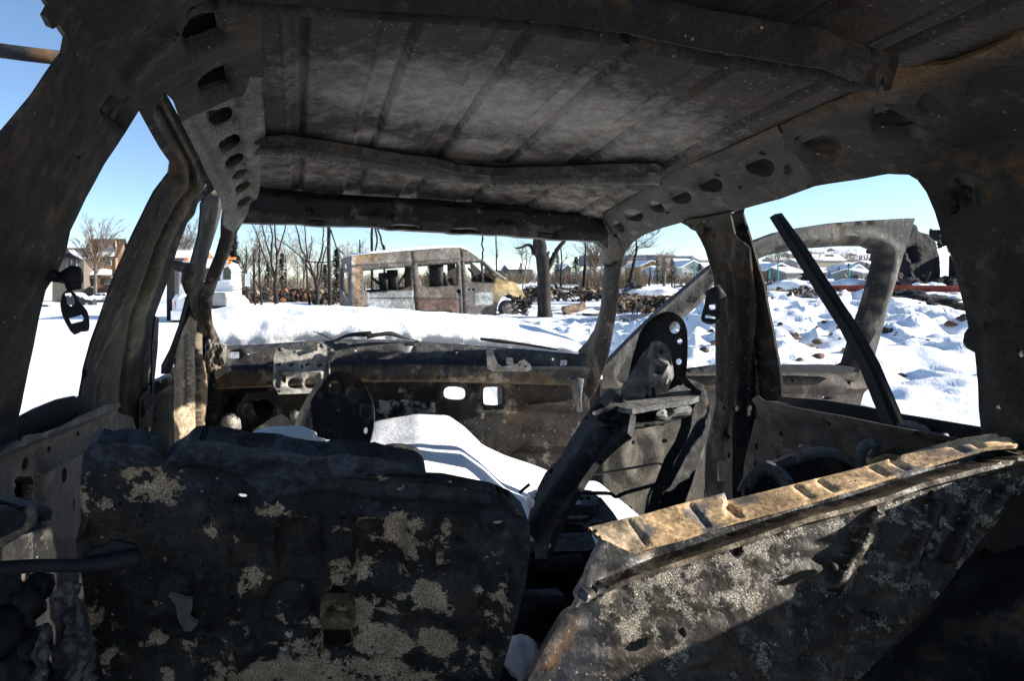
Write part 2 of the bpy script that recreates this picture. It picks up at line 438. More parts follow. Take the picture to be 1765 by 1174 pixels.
def ground():
    az = np.concatenate([np.linspace(-180, -42, 34)[:-1], np.linspace(-42, 52, 520)[:-1], np.linspace(52, 180, 32)])
    rr = [0.0]; r = .6
    while r < 2600: rr.append(r); r *= 1.0115 if 5 < r < 60 else 1.03
    rr = np.array(rr); a = np.radians(az)
    X = rr[:, None] * np.sin(a)[None]; Y = rr[:, None] * np.cos(a)[None]
    Z = gz(X, Y); Z = np.where(Y < 3, -.03 * 0 + 0 * Z, Z)
    nr, na = X.shape; V = np.stack([X, Y, Z], -1).reshape(-1, 3)
    i = np.arange(nr - 1)[:, None] * na + np.arange(na - 1)[None]
    q = np.stack([i, i + na, i + na + 1, i + 1], -1).reshape(-1, 4)[:, ::-1]
    me = bpy.data.meshes.new('snowy_ground'); me.vertices.add(len(V)); me.vertices.foreach_set('co', V.ravel())
    me.loops.add(q.size); me.loops.foreach_set('vertex_index', q.ravel().astype('i'))
    me.polygons.add(len(q)); me.polygons.foreach_set('loop_start', np.arange(0, q.size, 4, dtype='i'))
    me.polygons.foreach_set('use_smooth', np.ones(len(q), bool)); me.update(); me.validate()
    me.materials.append(M['snow']); o = bpy.data.objects.new('snowy_ground', me); col.objects.link(o); o['kind'] = 'structure'
    o.data.flip_normals() if me.polygons[5000].normal.z < 0 else None
ground()
# ------------------------------------------------------------------ the burnt car
car = thing('burnt_car', (0.1, 1.2, 0.0), 'burnt-out gutted car seen from its cargo space, bare scorched steel all round', 'car')
def bump1(x, a, b, s=4):                                   # raised band between a and b with soft shoulders
    return sm(x, a - s, a + s) * (1 - sm(x, b - s, b + s))
def seg(x, y, x0, y0, x1, y1):                             # signed distance right of a line, and place along it
    dx, dy = x1 - x0, y1 - y0; L = math.hypot(dx, dy)
    return ((x - x0) * dy - (y - y0) * dx) / L, ((x - x0) * dx + (y - y0) * dy) / L / L
def line(x, y, x0, y0, x1, y1, w, soft=2.5):
    d, k = seg(x, y, x0, y0, x1, y1)
    return (1 - sm(abs(d), w, w + soft)) if -.02 < k < 1.02 else 0
def poly_x(tab):                                           # x as a function of y along a traced line
    tab = sorted(tab); return lambda y: interp(tab, y)
# roof panel with its pressed ribs
def make_roof():
    ribs = [(.015, .03), (.17, .045), (.335, .045), (.50, .045), (.655, .045), (.80, .04)]
    nu, nvv = 300, 100; V = []; N = []; ASH_LIGHT = []
    for j in range(nvv + 1):
        t = -.55 + (2.02 + .55) * j / nvv
        for i in range(nu + 1):
            a = -.10 + 1.06 * i / nu
            b = roof_b(a, t)
            for (ra, rw) in ribs:
                q = abs(a - ra - .02 * (t - 1))
                dq = a - ra - .02 * (t - 1); b += .006 * (1 - sm(q, rw / 2 - .004, rw / 2 + .002)) + .009 * (1 - sm(abs(dq - rw / 2), .003, .008)) - .003 * (1 - sm(abs(dq + rw / 2), .002, .007))
            b += .004 * noise.noise(Vector((a * 4, t * 3, 0))) + .0015 * noise.noise(Vector((a * 14, t * 14, 3)))
            V.append(C(a, t, b)); N.append(U)
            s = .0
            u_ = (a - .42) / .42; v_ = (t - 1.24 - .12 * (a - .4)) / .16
            s = max(s, .72 * math.exp(-(u_ * u_) ** 1.5 - v_ * v_))  # ash patch that also paints in sunlight bounced onto the roof
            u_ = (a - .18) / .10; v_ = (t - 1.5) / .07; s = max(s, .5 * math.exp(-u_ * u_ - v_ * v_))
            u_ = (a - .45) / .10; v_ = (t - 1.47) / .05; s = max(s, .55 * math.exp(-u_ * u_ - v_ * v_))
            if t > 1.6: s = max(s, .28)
            ASH_LIGHT.append(s)
    W = nu + 1; n = len(V)
    Fs = [(j * W + i, (j + 1) * W + i, (j + 1) * W + i + 1, j * W + i + 1) for j in range(nvv) for i in range(nu)]
    V2 = V + [v + U * .012 for v in V]
    F2 = Fs + [tuple(k + n for k in f[::-1]) for f in Fs]
    for i in range(nu):
        F2 += [(i, i + 1, i + 1 + n, i + n), (nvv * W + i + 1, nvv * W + i, nvv * W + i + n, nvv * W + i + 1 + n)]
    for j in range(nvv):
        F2 += [((j + 1) * W, j * W, j * W + n, (j + 1) * W + n), (j * W + nu, (j + 1) * W + nu, (j + 1) * W + nu + n, j * W + nu + n)]
    mesh('roof_panel', V2, F2, M['roof'], car, (.095, .080, .066), ASH_LIGHT + ASH_LIGHT)
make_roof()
# --- right side -------------------------------------------------
ROOFR = [(1900, -30), (1765, 52), (1700, 82), (1640, 103), (1590, 115), (1545, 118), (1530, 140), (1483, 155), (1420, 180), (1345, 215)]
ROOFR2 = [(1340, 216), (1250, 256), (1165, 293), (1130, 313), (1090, 338), (1040, 368)]
RS = SIDE('R'); LS = SIDE('L')
def rail_tint(x, y):
    k = 0.0
    q = 1 if x < 1400 else 0
    c = Vector((.085, .077, .066)) if q else Vector((.062, .054, .046))
    ey = interp([(1040, 368), (1165, 293), (1340, 216), (1483, 155), (1640, 103), (1765, 52), (1900, -30)], x)
    d = y - ey
    if x > 1450 and d < 40: c = c.lerp(Vector((.36, .20, .07)), .9 * (1 - d / 40))
    elif x > 1260 and d < 16: c = c.lerp(Vector((.26, .15, .06)), .6)
    return tuple(c)
def rail_disp(x, y):
    ey = interp([(1040, 368), (1165, 293), (1340, 216), (1483, 155), (1765, 52), (1900, -30)], x)
    d = y - ey
    return .006 * (1 - sm(abs(d - 8), 3, 9)) 
sheet('roof_rail', ROOFR2 + [(1046, 400), (1078, 434), (1091, 418), (1110, 405), (1141, 393), (1177, 383), (1245, 372), (1285, 359), (1345, 343), (1404, 321), (1390, 288), (1372, 268), (1352, 255), (1350, 230)],
      RS, M['ashy'], car, [ov(1308, 293, 26, 16, 8, 14, 2.6), ov(1355, 296, 7, 8), ov(1222, 323, 22, 13, 5, 14, 2.5), ov(1171, 343, 20, 12, 12), ov(1130, 360, 14, 9, 25), ov(1091, 375, 17, 10, 12, 12, 2.6),
                                  ov(1065, 394, 12, 7, 35), rc(1313, 269, 6, 3.5, 8), rc(1236, 300, 5, 3, 20), ov(1276, 322, 3.5, 3), ov(1150, 366, 3.5, 3)],
      step=9, tint=rail_tint, disp=rail_disp, lip=(.007, 8), wob=.002)
sheet('rear_pillar', ROOFR + [(1350, 230), (1352, 255), (1372, 268), (1390, 288), (1404, 321), (1472, 310), (1532, 300), (1566, 301), (1581, 310), (1596, 331), (1611, 365), (1626, 412), (1641, 442), (1651, 488), (1662, 527), (1668, 565),
      (1661, 575), (1659, 590), (1666, 601), (1679, 608), (1685, 667), (1690, 740), (1692, 860), (1950, 1000), (1950, 775), (1790, 765), (1778, 700), (1775, 400), (1830, 300), (1950, 250), (1950, 100)], RS, M['shell'], car,
      [ov(1720, 155, 52, 27, -12, 18, 2.8), ov(1541, 208, 40, 20, 2, 16, 2.6), ov(1408, 254, 36, 19, 8, 16, 2.4), rc(1600, 179, 8, 4.5), rc(1616, 194, 10, 6, 20), rc(1631, 221, 6.5, 3), ov(1617, 226, 3, 3), ov(1372, 243, 4.5, 3.5),
       ov(1650, 313, 5, 5), rc(1657, 333, 8, 9), rc(1638, 347, 3, 14, -18), rc(1686, 339, 3, 16, -14), ov(1714, 398, 3, 4), ov(1760, 610, 4, 6), ov(1732, 700, 5, 4)], step=13,
      tint=rail_tint, disp=lambda x, y: rail_disp(x, y) + .01 * bump1(x, 1702, 1745, 6) * sm(y, 420, 460) + .008 * (1 - sm(abs(math.hypot(x - 1712, y - 540) - 22), 2, 6)), wob=.005, lip=(.012, 13), thick=.006)
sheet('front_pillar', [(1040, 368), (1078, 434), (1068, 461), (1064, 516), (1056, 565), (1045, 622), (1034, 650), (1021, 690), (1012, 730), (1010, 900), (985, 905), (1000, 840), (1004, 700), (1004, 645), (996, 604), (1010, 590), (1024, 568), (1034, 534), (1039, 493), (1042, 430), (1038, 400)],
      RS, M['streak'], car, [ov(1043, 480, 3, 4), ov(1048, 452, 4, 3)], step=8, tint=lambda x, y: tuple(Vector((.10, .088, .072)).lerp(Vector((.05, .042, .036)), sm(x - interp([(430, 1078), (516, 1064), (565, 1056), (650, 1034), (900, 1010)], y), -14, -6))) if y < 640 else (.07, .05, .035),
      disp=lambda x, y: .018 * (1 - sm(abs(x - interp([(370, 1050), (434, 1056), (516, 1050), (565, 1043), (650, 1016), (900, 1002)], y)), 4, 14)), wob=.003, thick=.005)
bpl = poly_x([(383, 1177), (396, 1200), (411, 1209), (430, 1218), (448, 1223), (475, 1232), (507, 1235), (640, 1237), (700, 1235), (767, 1219), (853, 1215), (950, 1212)])
def bp_disp(x, y):
    l = bpl(y); u = x - l
    return -.03 * bump1(x, 1266, 1284, 4) * sm(y, 400, 430) - .008 * bump1(u, 22, 30, 3) * sm(y, 440, 470) + .008 * (1 - sm(abs(u - 4), 2, 6))
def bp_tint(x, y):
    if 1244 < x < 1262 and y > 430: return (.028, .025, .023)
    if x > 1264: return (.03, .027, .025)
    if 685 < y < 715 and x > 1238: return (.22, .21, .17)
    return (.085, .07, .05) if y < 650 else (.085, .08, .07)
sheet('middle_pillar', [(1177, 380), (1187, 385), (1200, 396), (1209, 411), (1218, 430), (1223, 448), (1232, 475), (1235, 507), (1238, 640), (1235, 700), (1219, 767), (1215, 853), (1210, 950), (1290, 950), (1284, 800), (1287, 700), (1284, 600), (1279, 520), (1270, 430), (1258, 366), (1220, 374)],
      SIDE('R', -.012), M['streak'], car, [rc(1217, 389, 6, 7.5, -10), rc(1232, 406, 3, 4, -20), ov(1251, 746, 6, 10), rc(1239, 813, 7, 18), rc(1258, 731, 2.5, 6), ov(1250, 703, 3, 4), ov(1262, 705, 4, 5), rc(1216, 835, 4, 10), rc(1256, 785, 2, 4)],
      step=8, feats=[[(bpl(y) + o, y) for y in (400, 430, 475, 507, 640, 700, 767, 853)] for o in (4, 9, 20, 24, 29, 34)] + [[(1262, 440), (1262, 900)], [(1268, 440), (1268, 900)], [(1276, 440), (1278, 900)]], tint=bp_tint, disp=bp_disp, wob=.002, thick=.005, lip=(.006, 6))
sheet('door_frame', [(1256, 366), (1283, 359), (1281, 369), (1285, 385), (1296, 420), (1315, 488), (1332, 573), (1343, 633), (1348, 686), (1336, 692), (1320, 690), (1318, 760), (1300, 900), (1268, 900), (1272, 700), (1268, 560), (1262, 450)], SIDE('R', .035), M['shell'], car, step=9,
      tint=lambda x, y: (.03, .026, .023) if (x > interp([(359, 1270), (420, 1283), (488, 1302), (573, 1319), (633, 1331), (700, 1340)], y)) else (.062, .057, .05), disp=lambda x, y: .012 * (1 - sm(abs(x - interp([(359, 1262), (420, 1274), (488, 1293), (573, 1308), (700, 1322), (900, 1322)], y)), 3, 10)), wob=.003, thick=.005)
sheet('window_seal', [(1344, 684), (1420, 690), (1489, 701), (1553, 714), (1692, 737), (1692, 758), (1600, 742), (1500, 724), (1380, 702), (1340, 692)], SIDE('R', .02), M['black'], car, step=9, tint=(.02, .02, .02), thick=.005)
sheet('rear_door_panel', [(1312, 688), (1322, 680), (1335, 690), (1400, 704), (1480, 718), (1560, 734), (1640, 748), (1720, 764), (1800, 790), (1900, 900), (1560, 1000), (1270, 1000), (1282, 800), (1296, 740)], SIDE('R', -.03), M['shell'], car,
      [ov(1303, 720, 3, 5), ov(1305, 770, 4, 6), ov(1303, 800, 4, 5), ov(1347, 748, 3.5, 4), ov(1430, 732, 2.5, 3), ov(1404, 774, 5, 4), ov(1342, 790, 3, 5)], step=10,
      tint=lambda x, y: (.12, .11, .095) if y < interp([(1312, 694), (1400, 712), (1480, 727), (1560, 744), (1700, 775)], x) else (.045, .042, .038),
      disp=lambda x, y: .022 * (1 - sm(y - interp([(1312, 686), (1400, 704), (1480, 718), (1560, 734), (1640, 748), (1900, 800)], x), 4, 20)), wob=.006, lip=(.004, 5))
sheet('pillar_backing', [(1208, 378), (1255, 374), (1266, 640), (1268, 900), (1225, 900), (1242, 700), (1246, 640), (1240, 470), (1228, 430)], SIDE('R', .05), M['shell'], car, step=20, tint=(.012, .011, .010))
# loose window channel leaning across the rear opening
_p = [(1341, 370, 1.60), (1375, 420, 1.52), (1420, 490, 1.42), (1470, 566, 1.33), (1505, 630, 1.25), (1530, 690, 1.20), (1546, 728, 1.17)]
V_ = []; F_ = []
for i, (x, y, d) in enumerate(_p):
    r = ray(x, y); w_ = [5.5, 7.5, 8, 8.5, 9.5, 10, 10][i]
    dx, dy = (.83, -.55) if i < 5 else (.94, -.33)
    P0, P1 = at(x - dx * w_, y - dy * w_, d), at(x + dx * w_, y + dy * w_, d)
    for P_, o_ in ((P0, 0), (P0.lerp(P1, .3), -.004), (P0.lerp(P1, .36), .006), (P0.lerp(P1, .7), .006), (P0.lerp(P1, .78), -.004), (P1, 0)): V_.append(P_ + Vector((0, -1, 0)) * (o_ + .004))
    for P_ in (P1, P0): V_.append(P_ + Vector((0, .022, 0)))
n_ = 8
for i in range(len(_p) - 1):
    for j in range(n_): F_.append((i * n_ + j, (i + 1) * n_ + j, (i + 1) * n_ + (j + 1) % n_, i * n_ + (j + 1) % n_))
F_.append(tuple(range(n_))); F_.append(tuple(len(_p) * n_ - 1 - k for k in range(n_)))
sharp(mesh('window_channel', V_, F_, M['black'], car, (.03, .028, .026)), 30)
# belt buckle ring hanging on the right middle pillar
BELT = M['black']
sheet('belt_anchor', cat([(1216, 512), (1228, 508), (1238, 512), (1240, 530), (1240, 550), (1226, 557), (1211, 552), (1209, 544), (1215, 522)], 2, True), P3((1200, 500, 1.62), (1240, 500, 1.60), (1225, 560, 1.58)), BELT, car,
      [rc(1229, 528, 6.5, 6, -8), [(1217, 540), (1233, 544), (1235, 550), (1215, 548)]], step=4, thick=.012, tint=(.03, .028, .026), lip=(0, 1))
bar('belt_bolt', [(1222, 512, 1.62), (1244, 500, 1.60)], .016, BELT, car, n=10)
# open front door, swung out to the right
FD = P3((1040, 640, 2.6), (1560, 600, 2.72), (1560, 380, 2.66))
door_out = [(1578, 376), (1500, 380), (1437, 385), (1385, 393), (1340, 402), (1297, 418), (1260, 440), (1225, 461), (1180, 500), (1143, 532), (1095, 578), (1044, 630), (1012, 680), (1005, 760), (1005, 1000), (1400, 1000), (1440, 850), (1462, 760), (1482, 705), (1500, 640), (1515, 590), (1540, 500), (1560, 430)]
door_win = [(1307, 450), (1332, 440), (1393, 429), (1455, 425), (1501, 425), (1522, 434), (1524, 447), (1516, 477), (1501, 532), (1485, 575), (1468, 630), (1440, 641), (1344, 640), (1230, 640), (1105, 640), (1112, 622), (1140, 600), (1180, 554), (1220, 520), (1235, 495), (1268, 470)]
pdw = PD(door_win); pdo = PD(door_out)
def fd_disp(x, y):
    q = pdw(x, y); o = pdo(x, y)
    return .012 * (1 - sm(abs(q - 16), 3, 9)) - .02 * (1 - sm(q, 2, 7)) + (.015 * (1 - sm(abs(y - 668), 3, 10)) if y > 645 else 0) + (.012 * (1 - sm(abs(math.hypot((x - 1100), (y - 785) * .7) - 30), 3, 10)))
def fd_tint(x, y):
    if y > 643 and x < 1500:
        if x > 1430: return (.16, .13, .10)
        if x < 1220 and y > 720: return (.15, .125, .09)
        return (.085, .062, .045)
    q = pdw(x, y)
    if q < 9: return (.03, .026, .022) if x > 1400 else (.06, .055, .05)
    if q < 13: return (.20, .17, .13)
    if pdo(x, y) < 4: return (.17, .16, .15)
    return (.075, .07, .062)
front_door = sheet('front_door', door_out, FD, M['streak'], car, [door_win, ov(1141, 732, 3, 2.5), ov(1145, 760, 5, 4), ov(1091, 763, 3, 3), ov(1187, 727, 4, 5), ov(1362, 655, 3, 3), ov(1462, 658, 4, 4), rc(1426, 687, 7, 2.5), ov(1086, 876, 4, 3)],
      step=10, tint=fd_tint, stain_light=lambda x, y: .42 if (y > 650 and x > 1330) else 0.1, feats=[[(1300, 432), (1340, 420), (1393, 410), (1460, 406), (1515, 408), (1542, 425), (1540, 455), (1525, 520), (1505, 590)], [(1300, 424), (1340, 412), (1393, 402), (1460, 398), (1520, 400), (1550, 420)]], disp=fd_disp, thick=.03, wob=.004, lip=(.004, 5))
sheet('sill_seal', [(1230, 631), (1344, 630), (1440, 630), (1475, 634), (1470, 643), (1344, 642), (1190, 644), (1186, 637)], P3((1040, 640, 2.55), (1560, 600, 2.67), (1560, 380, 2.62)), M['black'], front_door, step=8, tint=(.03, .028, .026), thick=.02)
# --- left side --------------------------------------------------
def lrail_tint(x, y): return (.17, .16, .145) if y > interp([(313, 205), (330, 198), (368, 182), (422, 160), (451, 131)], x) else (.075, .066, .057)
sheet('roof_rail', [(313, 211), (330, 201), (368, 184), (422, 160), (431, 131), (452, 133), (456, 200), (458, 240), (449, 256), (448, 325), (443, 342), (431, 359), (417, 387), (402, 400), (385, 392), (386, 366), (381, 346), (370, 326), (356, 300), (341, 266)],
      LS, M['ashy'], car, [ov(385, 208, 22, 15, -28, 14, 2.6), ov(400, 253, 20, 12, -28, 14, 2.6), ov(408, 283, 18, 10, -28, 14, 2.4), ov(417, 306, 16, 7, -28), ov(422, 328, 15, 8, -30), ov(424, 353, 14, 7, -32), rc(430, 179, 5, 3.5, -15), rc(437, 227, 4.5, 3, -15), ov(366, 201, 7, 5, -40), rc(402, 241, 7, 2.5, -20),
                           rc(424, 315, 5, 2, -25), ov(400, 312, 2.5, 2)], step=6.5, tint=lambda x, y: (.30, .285, .26), lip=(.010, 8), wob=.001,
      disp=lambda x, y: .010 * line(x, y, 410, 175, 450, 168, 5, 8) + .010 * line(x, y, 415, 225, 452, 208, 5, 8) - .005 * line(x, y, 325, 205, 390, 330, 2, 7))
lwin_edge = [(60, 590), (68, 545), (80, 500), (100, 470), (116, 432), (122, 398), (150, 340), (180, 284), (208, 240), (240, 191)]
def ld_tint(x, y):
    if x > 410 and y < 85: return (.15, .095, .04)
    if x > 290: return (.082, .072, .06)
    return (.055, .045, .038)
sheet('rear_pillar', [(60, -120), (80, 0), (90, 15), (82, 30), (92, 50), (103, 43), (120, 68), (115, 95), (60, 172), (0, 242), (-60, 320), (-60, 900), (60, 900), (40, 800), (31, 740), (33, 718), (45, 660)] + lwin_edge + [(262, 205), (268, 185), (285, 160), (300, 175), (313, 211), (330, 201), (368, 184), (422, 160), (431, 131), (452, 133), (451, 0), (447, -120)],
      LS, M['shell'], car, [[(317, 65), (330, 44), (352, 34), (377, 32), (384, 64), (355, 76), (327, 86)], [(344, 150), (365, 130), (392, 119), (398, 150), (376, 158), (351, 167)], ov(371, 9, 9, 5), rc(342, 22, 13, 3.5, -25), rc(204, 192, 15, 4.5, -62), ov(221, 167, 6, 4, -60), rc(215, 203, 12, 3, -62), rc(190, 182, 16, 1.8, -62), ov(136, 271, 4, 2.5, -60), ov(303, 52, 4, 4), ov(299, 62, 3, 2)],
      step=11, tint=ld_tint, wob=.003, lip=(.010, 12), thick=.008, disp=lambda x, y: .006 * line(x, y, 225, 130, 310, 45, 3, 16))
midL = poly_x([(191, 240), (205, 247), (225, 258), (255, 275), (280, 293), (300, 290), (330, 268), (367, 249), (409, 228), (425, 220), (460, 206), (504, 189), (548, 173), (593, 158), (639, 145), (690, 137), (760, 130)])
midR = poly_x([(160, 285), (211, 314), (266, 342), (300, 357), (326, 371), (350, 342), (370, 335), (385, 322), (427, 307), (480, 291), (542, 268), (640, 262), (790, 262)])
def md_u(x, y): return (x - midL(y)) / max(4, midR(y) - midL(y))
def md_disp(x, y):
    u = md_u(x, y)
    return .008 * bump1(u * 100, 32, 50, 8) - .010 * bump1(u * 100, 56, 64, 4) + .006 * bump1(u * 100, 68, 80, 5)
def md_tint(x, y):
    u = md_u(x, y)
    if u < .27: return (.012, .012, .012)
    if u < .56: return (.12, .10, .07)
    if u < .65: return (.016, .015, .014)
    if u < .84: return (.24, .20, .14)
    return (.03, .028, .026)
ys = [191, 205, 225, 255, 280, 300, 330, 367, 409, 460, 504, 548, 593, 639, 690, 760, 800]
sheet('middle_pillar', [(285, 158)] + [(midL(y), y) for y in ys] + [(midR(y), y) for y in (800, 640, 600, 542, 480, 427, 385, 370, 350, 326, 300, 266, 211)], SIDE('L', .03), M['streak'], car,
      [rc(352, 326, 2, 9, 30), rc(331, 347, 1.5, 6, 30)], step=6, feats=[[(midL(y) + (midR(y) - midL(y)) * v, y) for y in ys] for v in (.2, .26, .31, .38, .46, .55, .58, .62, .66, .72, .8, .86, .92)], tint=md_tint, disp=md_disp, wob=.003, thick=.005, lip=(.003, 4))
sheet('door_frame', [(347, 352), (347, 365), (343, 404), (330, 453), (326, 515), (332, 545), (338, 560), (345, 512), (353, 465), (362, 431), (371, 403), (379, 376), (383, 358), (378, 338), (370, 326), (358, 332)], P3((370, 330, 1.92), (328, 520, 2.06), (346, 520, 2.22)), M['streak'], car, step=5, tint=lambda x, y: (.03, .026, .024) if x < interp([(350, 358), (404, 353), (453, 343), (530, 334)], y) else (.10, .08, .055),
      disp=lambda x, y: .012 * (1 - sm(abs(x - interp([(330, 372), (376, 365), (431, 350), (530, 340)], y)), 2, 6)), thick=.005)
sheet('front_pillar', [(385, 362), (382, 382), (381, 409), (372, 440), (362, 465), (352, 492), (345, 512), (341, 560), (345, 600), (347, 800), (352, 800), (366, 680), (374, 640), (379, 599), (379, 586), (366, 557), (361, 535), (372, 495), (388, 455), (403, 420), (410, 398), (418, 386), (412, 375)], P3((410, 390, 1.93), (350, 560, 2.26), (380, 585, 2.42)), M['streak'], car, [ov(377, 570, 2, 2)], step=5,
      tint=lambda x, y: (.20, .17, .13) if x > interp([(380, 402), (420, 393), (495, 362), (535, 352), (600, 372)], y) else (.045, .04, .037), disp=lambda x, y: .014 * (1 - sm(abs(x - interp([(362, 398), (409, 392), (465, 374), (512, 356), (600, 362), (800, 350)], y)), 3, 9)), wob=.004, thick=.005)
sheet('window_channel', [(326, 505), (334, 515), (328, 545), (318, 575), (306, 612), (294, 644), (280, 645), (281, 630), (295, 603), (310, 562), (320, 522)], P3((326, 505, 2.10), (281, 640, 1.98), (300, 603, 2.10)), M['black'], car, step=5, tint=(.015, .015, .015), thick=.005)
def hinge_tint(x, y):
    if 337 < x < 346: return (.03, .026, .022)
    if y < 700 and 317 < x < 322 and y > 575: return (.03, .02, .02)
    return tuple(Vector((.34, .26, .17)) * (1 if x > 310 else .8)) if x < 338 else (.26, .19, .12)
sheet('hinge_pillar', [(334, 515), (346, 520), (348, 560), (349, 620), (360, 630), (358, 690), (352, 740), (350, 830), (300, 830), (300, 650), (296, 642), (302, 612), (314, 572), (326, 545)], P3((300, 650, 2.02), (350, 650, 2.28), (320, 800, 2.08)), M['tan2'], car, [rc(300, 625, 3, 8)],
      step=5, tint=hinge_tint, disp=lambda x, y: -.025 * bump1(x, 338, 345, 2) + .012 * (1 - sm(abs(x - interp([(520, 337), (600, 328), (830, 330)], y)), 2, 7)) + .0018 * (math.sin(y * .9) if x > 308 and x < 325 and y > 640 else 0), wob=.005, thick=.005)
sheet('front_door', [(262, 660), (276, 650), (290, 643), (303, 643), (312, 652), (313, 668), (304, 700), (302, 722), (311, 745), (308, 800), (250, 830), (238, 800), (240, 690)], SIDE('L', .02), M['ashy'], car, [ov(252, 762, 5, 11), ov(268, 706, 2.5, 6), ov(267, 722, 2.5, 5), ov(251, 742, 1.5, 8)], step=7,
      tint=lambda x, y: (.14, .125, .11) if y > 670 else (.10, .10, .105), disp=lambda x, y: .03 * (1 - sm(abs(y - 662 + (x - 262) * .3), 6, 22)) * sm(x, 262, 275), wob=.006, thick=.03)
sheet('belt_guide', [(274, 549), (268, 545), (262, 600), (262, 680), (248, 690), (246, 720), (262, 700), (268, 640), (272, 600)], SIDE('L', -.0), M['ashy'], car, step=5, tint=(.06, .058, .055), thick=.005)
sheet('window_seal', [(28, 722), (60, 706), (100, 690), (130, 683), (132, 688), (140, 682), (160, 690), (150, 705), (90, 728), (45, 750), (28, 745)], SIDE('L', .02), M['black'], car, step=7, tint=(.016, .016, .016), thick=.005)
sheet('rear_door_panel', [(40, 745), (70, 735), (110, 715), (150, 697), (178, 692), (186, 705), (230, 720), (240, 780), (200, 850), (150, 880), (150, 1000), (170, 1250), (-100, 1250), (-100, 760), (0, 750)], SIDE('L', -.03), M['ashy'], car,
      [ov(85, 775, 3, 6, 10), ov(134, 748, 2, 5), ov(111, 820, 5, 14, 6), rc(42, 850, 11, 20, 5), ov(42, 800, 5, 12, 15), rc(126, 870, 1.5, 10)], step=9,
      tint=lambda x, y: (.10, .105, .12) if y < interp([(40, 765), (178, 710)], x) else ((.015, .015, .016) if 58 < x < 76 and y > 770 else ((.115, .105, .095) if y < 930 else (.03, .028, .026))),  # lower part painted dark, as shade where the sun would fall
      disp=lambda x, y: .035 * (1 - sm(y - interp([(40, 745), (178, 692)], x), 6, 30)) - .006 * bump1(x, 60, 74, 3) * sm(y, 770, 790) + .01 * line(x, y, 75, 810, 200, 745, 1, 5), wob=.006, lip=(.01, 6))
# left belt ring, hanging in the rear left opening
sheet('belt_anchor', cat([(108, 508), (118, 500), (130, 506), (137, 520), (150, 535), (154, 552), (153, 570), (140, 572), (128, 577), (118, 564), (109, 545), (105, 525)], 2, True), P3((100, 480, .98), (155, 500, 1.0), (125, 575, .99)), BELT, car,
      [[(112, 506), (123, 505), (128, 514), (129, 524), (124, 529), (116, 524)], [(119, 549), (141, 543), (146, 548), (144, 554), (124, 559)]], step=4, thick=.012, tint=(.022, .02, .02), lip=(0, 1))
bar('belt_bolt', [(88, 474, .99), (105, 478, .99), (125, 476, .98), (140, 474, .98)], [.010, .008, .016, .012], BELT, car, n=10)
bar('belt_bolt', [(124, 476, .98), (128, 500, .98)], [.014, .010], BELT, car, n=10)
bar('belt_guide', [(299, 456, 1.75), (315, 461, 1.75), (326, 466, 1.74), (322, 485, 1.74), (328, 505, 1.74)], [.012, .014, .018, .014, .012], M['tan2'], car, (.10, .08, .06))
# outer skins, floor and the rest of the body behind the camera
def skin(name, cs, tint=(.05, .045, .04), mat='shell', th=.006, parent=None):
    n = len(cs); c = sum((C(*p) for p in cs), Vector()) / n
    V = [C(*p) for p in cs]; nn = (V[1] - V[0]).cross(V[2] - V[1]).normalized()
    V2 = V + [v + nn * th for v in V]
    Fs = [tuple(range(n))[::-1], tuple(range(n, 2 * n))] + [(i, (i + 1) % n, (i + 1) % n + n, i + n) for i in range(n)]
    return mesh(name, V2, Fs, M[mat], parent or car, tint, smooth=False)
FZ = -.98
skin('body_side', [(1.19, .62, -.17), (1.19, .62, FZ), (1.19, -.7, FZ), (1.19, -.7, -.17)])
skin('body_side', [(1.12, .66, -.14), (1.12, -.7, -.14), (1.0, -.7, .30), (1.0, .66, .30)])  # unseen; run over the quarter window to keep sun off the left side
skin('body_side', [(1.06, .98, .27), (1.06, -.7, .27), (.9, -.7, .36), (.9, .98, .36)])
skin('body_side', [(1.18, .60, -.19), (1.18, 1.62, -.19), (1.18, 1.62, FZ), (1.18, .60, FZ)])
skin('body_side', [(-.53, .55, -.17), (-.53, .55, FZ), (-.53, -.7, FZ), (-.53, -.7, -.17)])
skin('body_side', [(-.55, .72, -.19), (-.55, 2.4, -.19), (-.55, 2.4, FZ), (-.55, .72, FZ)])
skin('floor_pan', [(-.5, -.7, -.86), (1.15, -.7, -.86), (1.15, 2.55, -.86), (-.5, 2.55, -.86)], (.03, .028, .026))
# doubling panel behind the perforated rails: what one sees dark through their holes
for nm, pl_, sf in (('rail_backing', [(1050, 372), (1165, 300), (1340, 225), (1480, 165), (1640, 112), (1760, 66), (1830, 40), (1830, 170), (1700, 215), (1500, 250), (1350, 318), (1200, 352), (1080, 415), (1048, 400)], SIDE('R', .09)),
                    ('rail_backing', [(300, 20), (400, 10), (420, 120), (430, 160), (448, 220), (444, 320), (432, 350), (414, 376), (404, 360), (390, 325), (372, 270), (350, 215), (320, 120)], SIDE('L', .07))):
    sheet(nm, pl_, sf, M['shell'], car, step=22, tint=(.018, .015, .010))
sheet('rail_backing', [(1610, 250), (1780, 250), (1775, 760), (1705, 760), (1700, 600), (1680, 500), (1640, 380), (1612, 300)], SIDE('R', .05), M['shell'], car, step=25, tint=(.03, .027, .02))
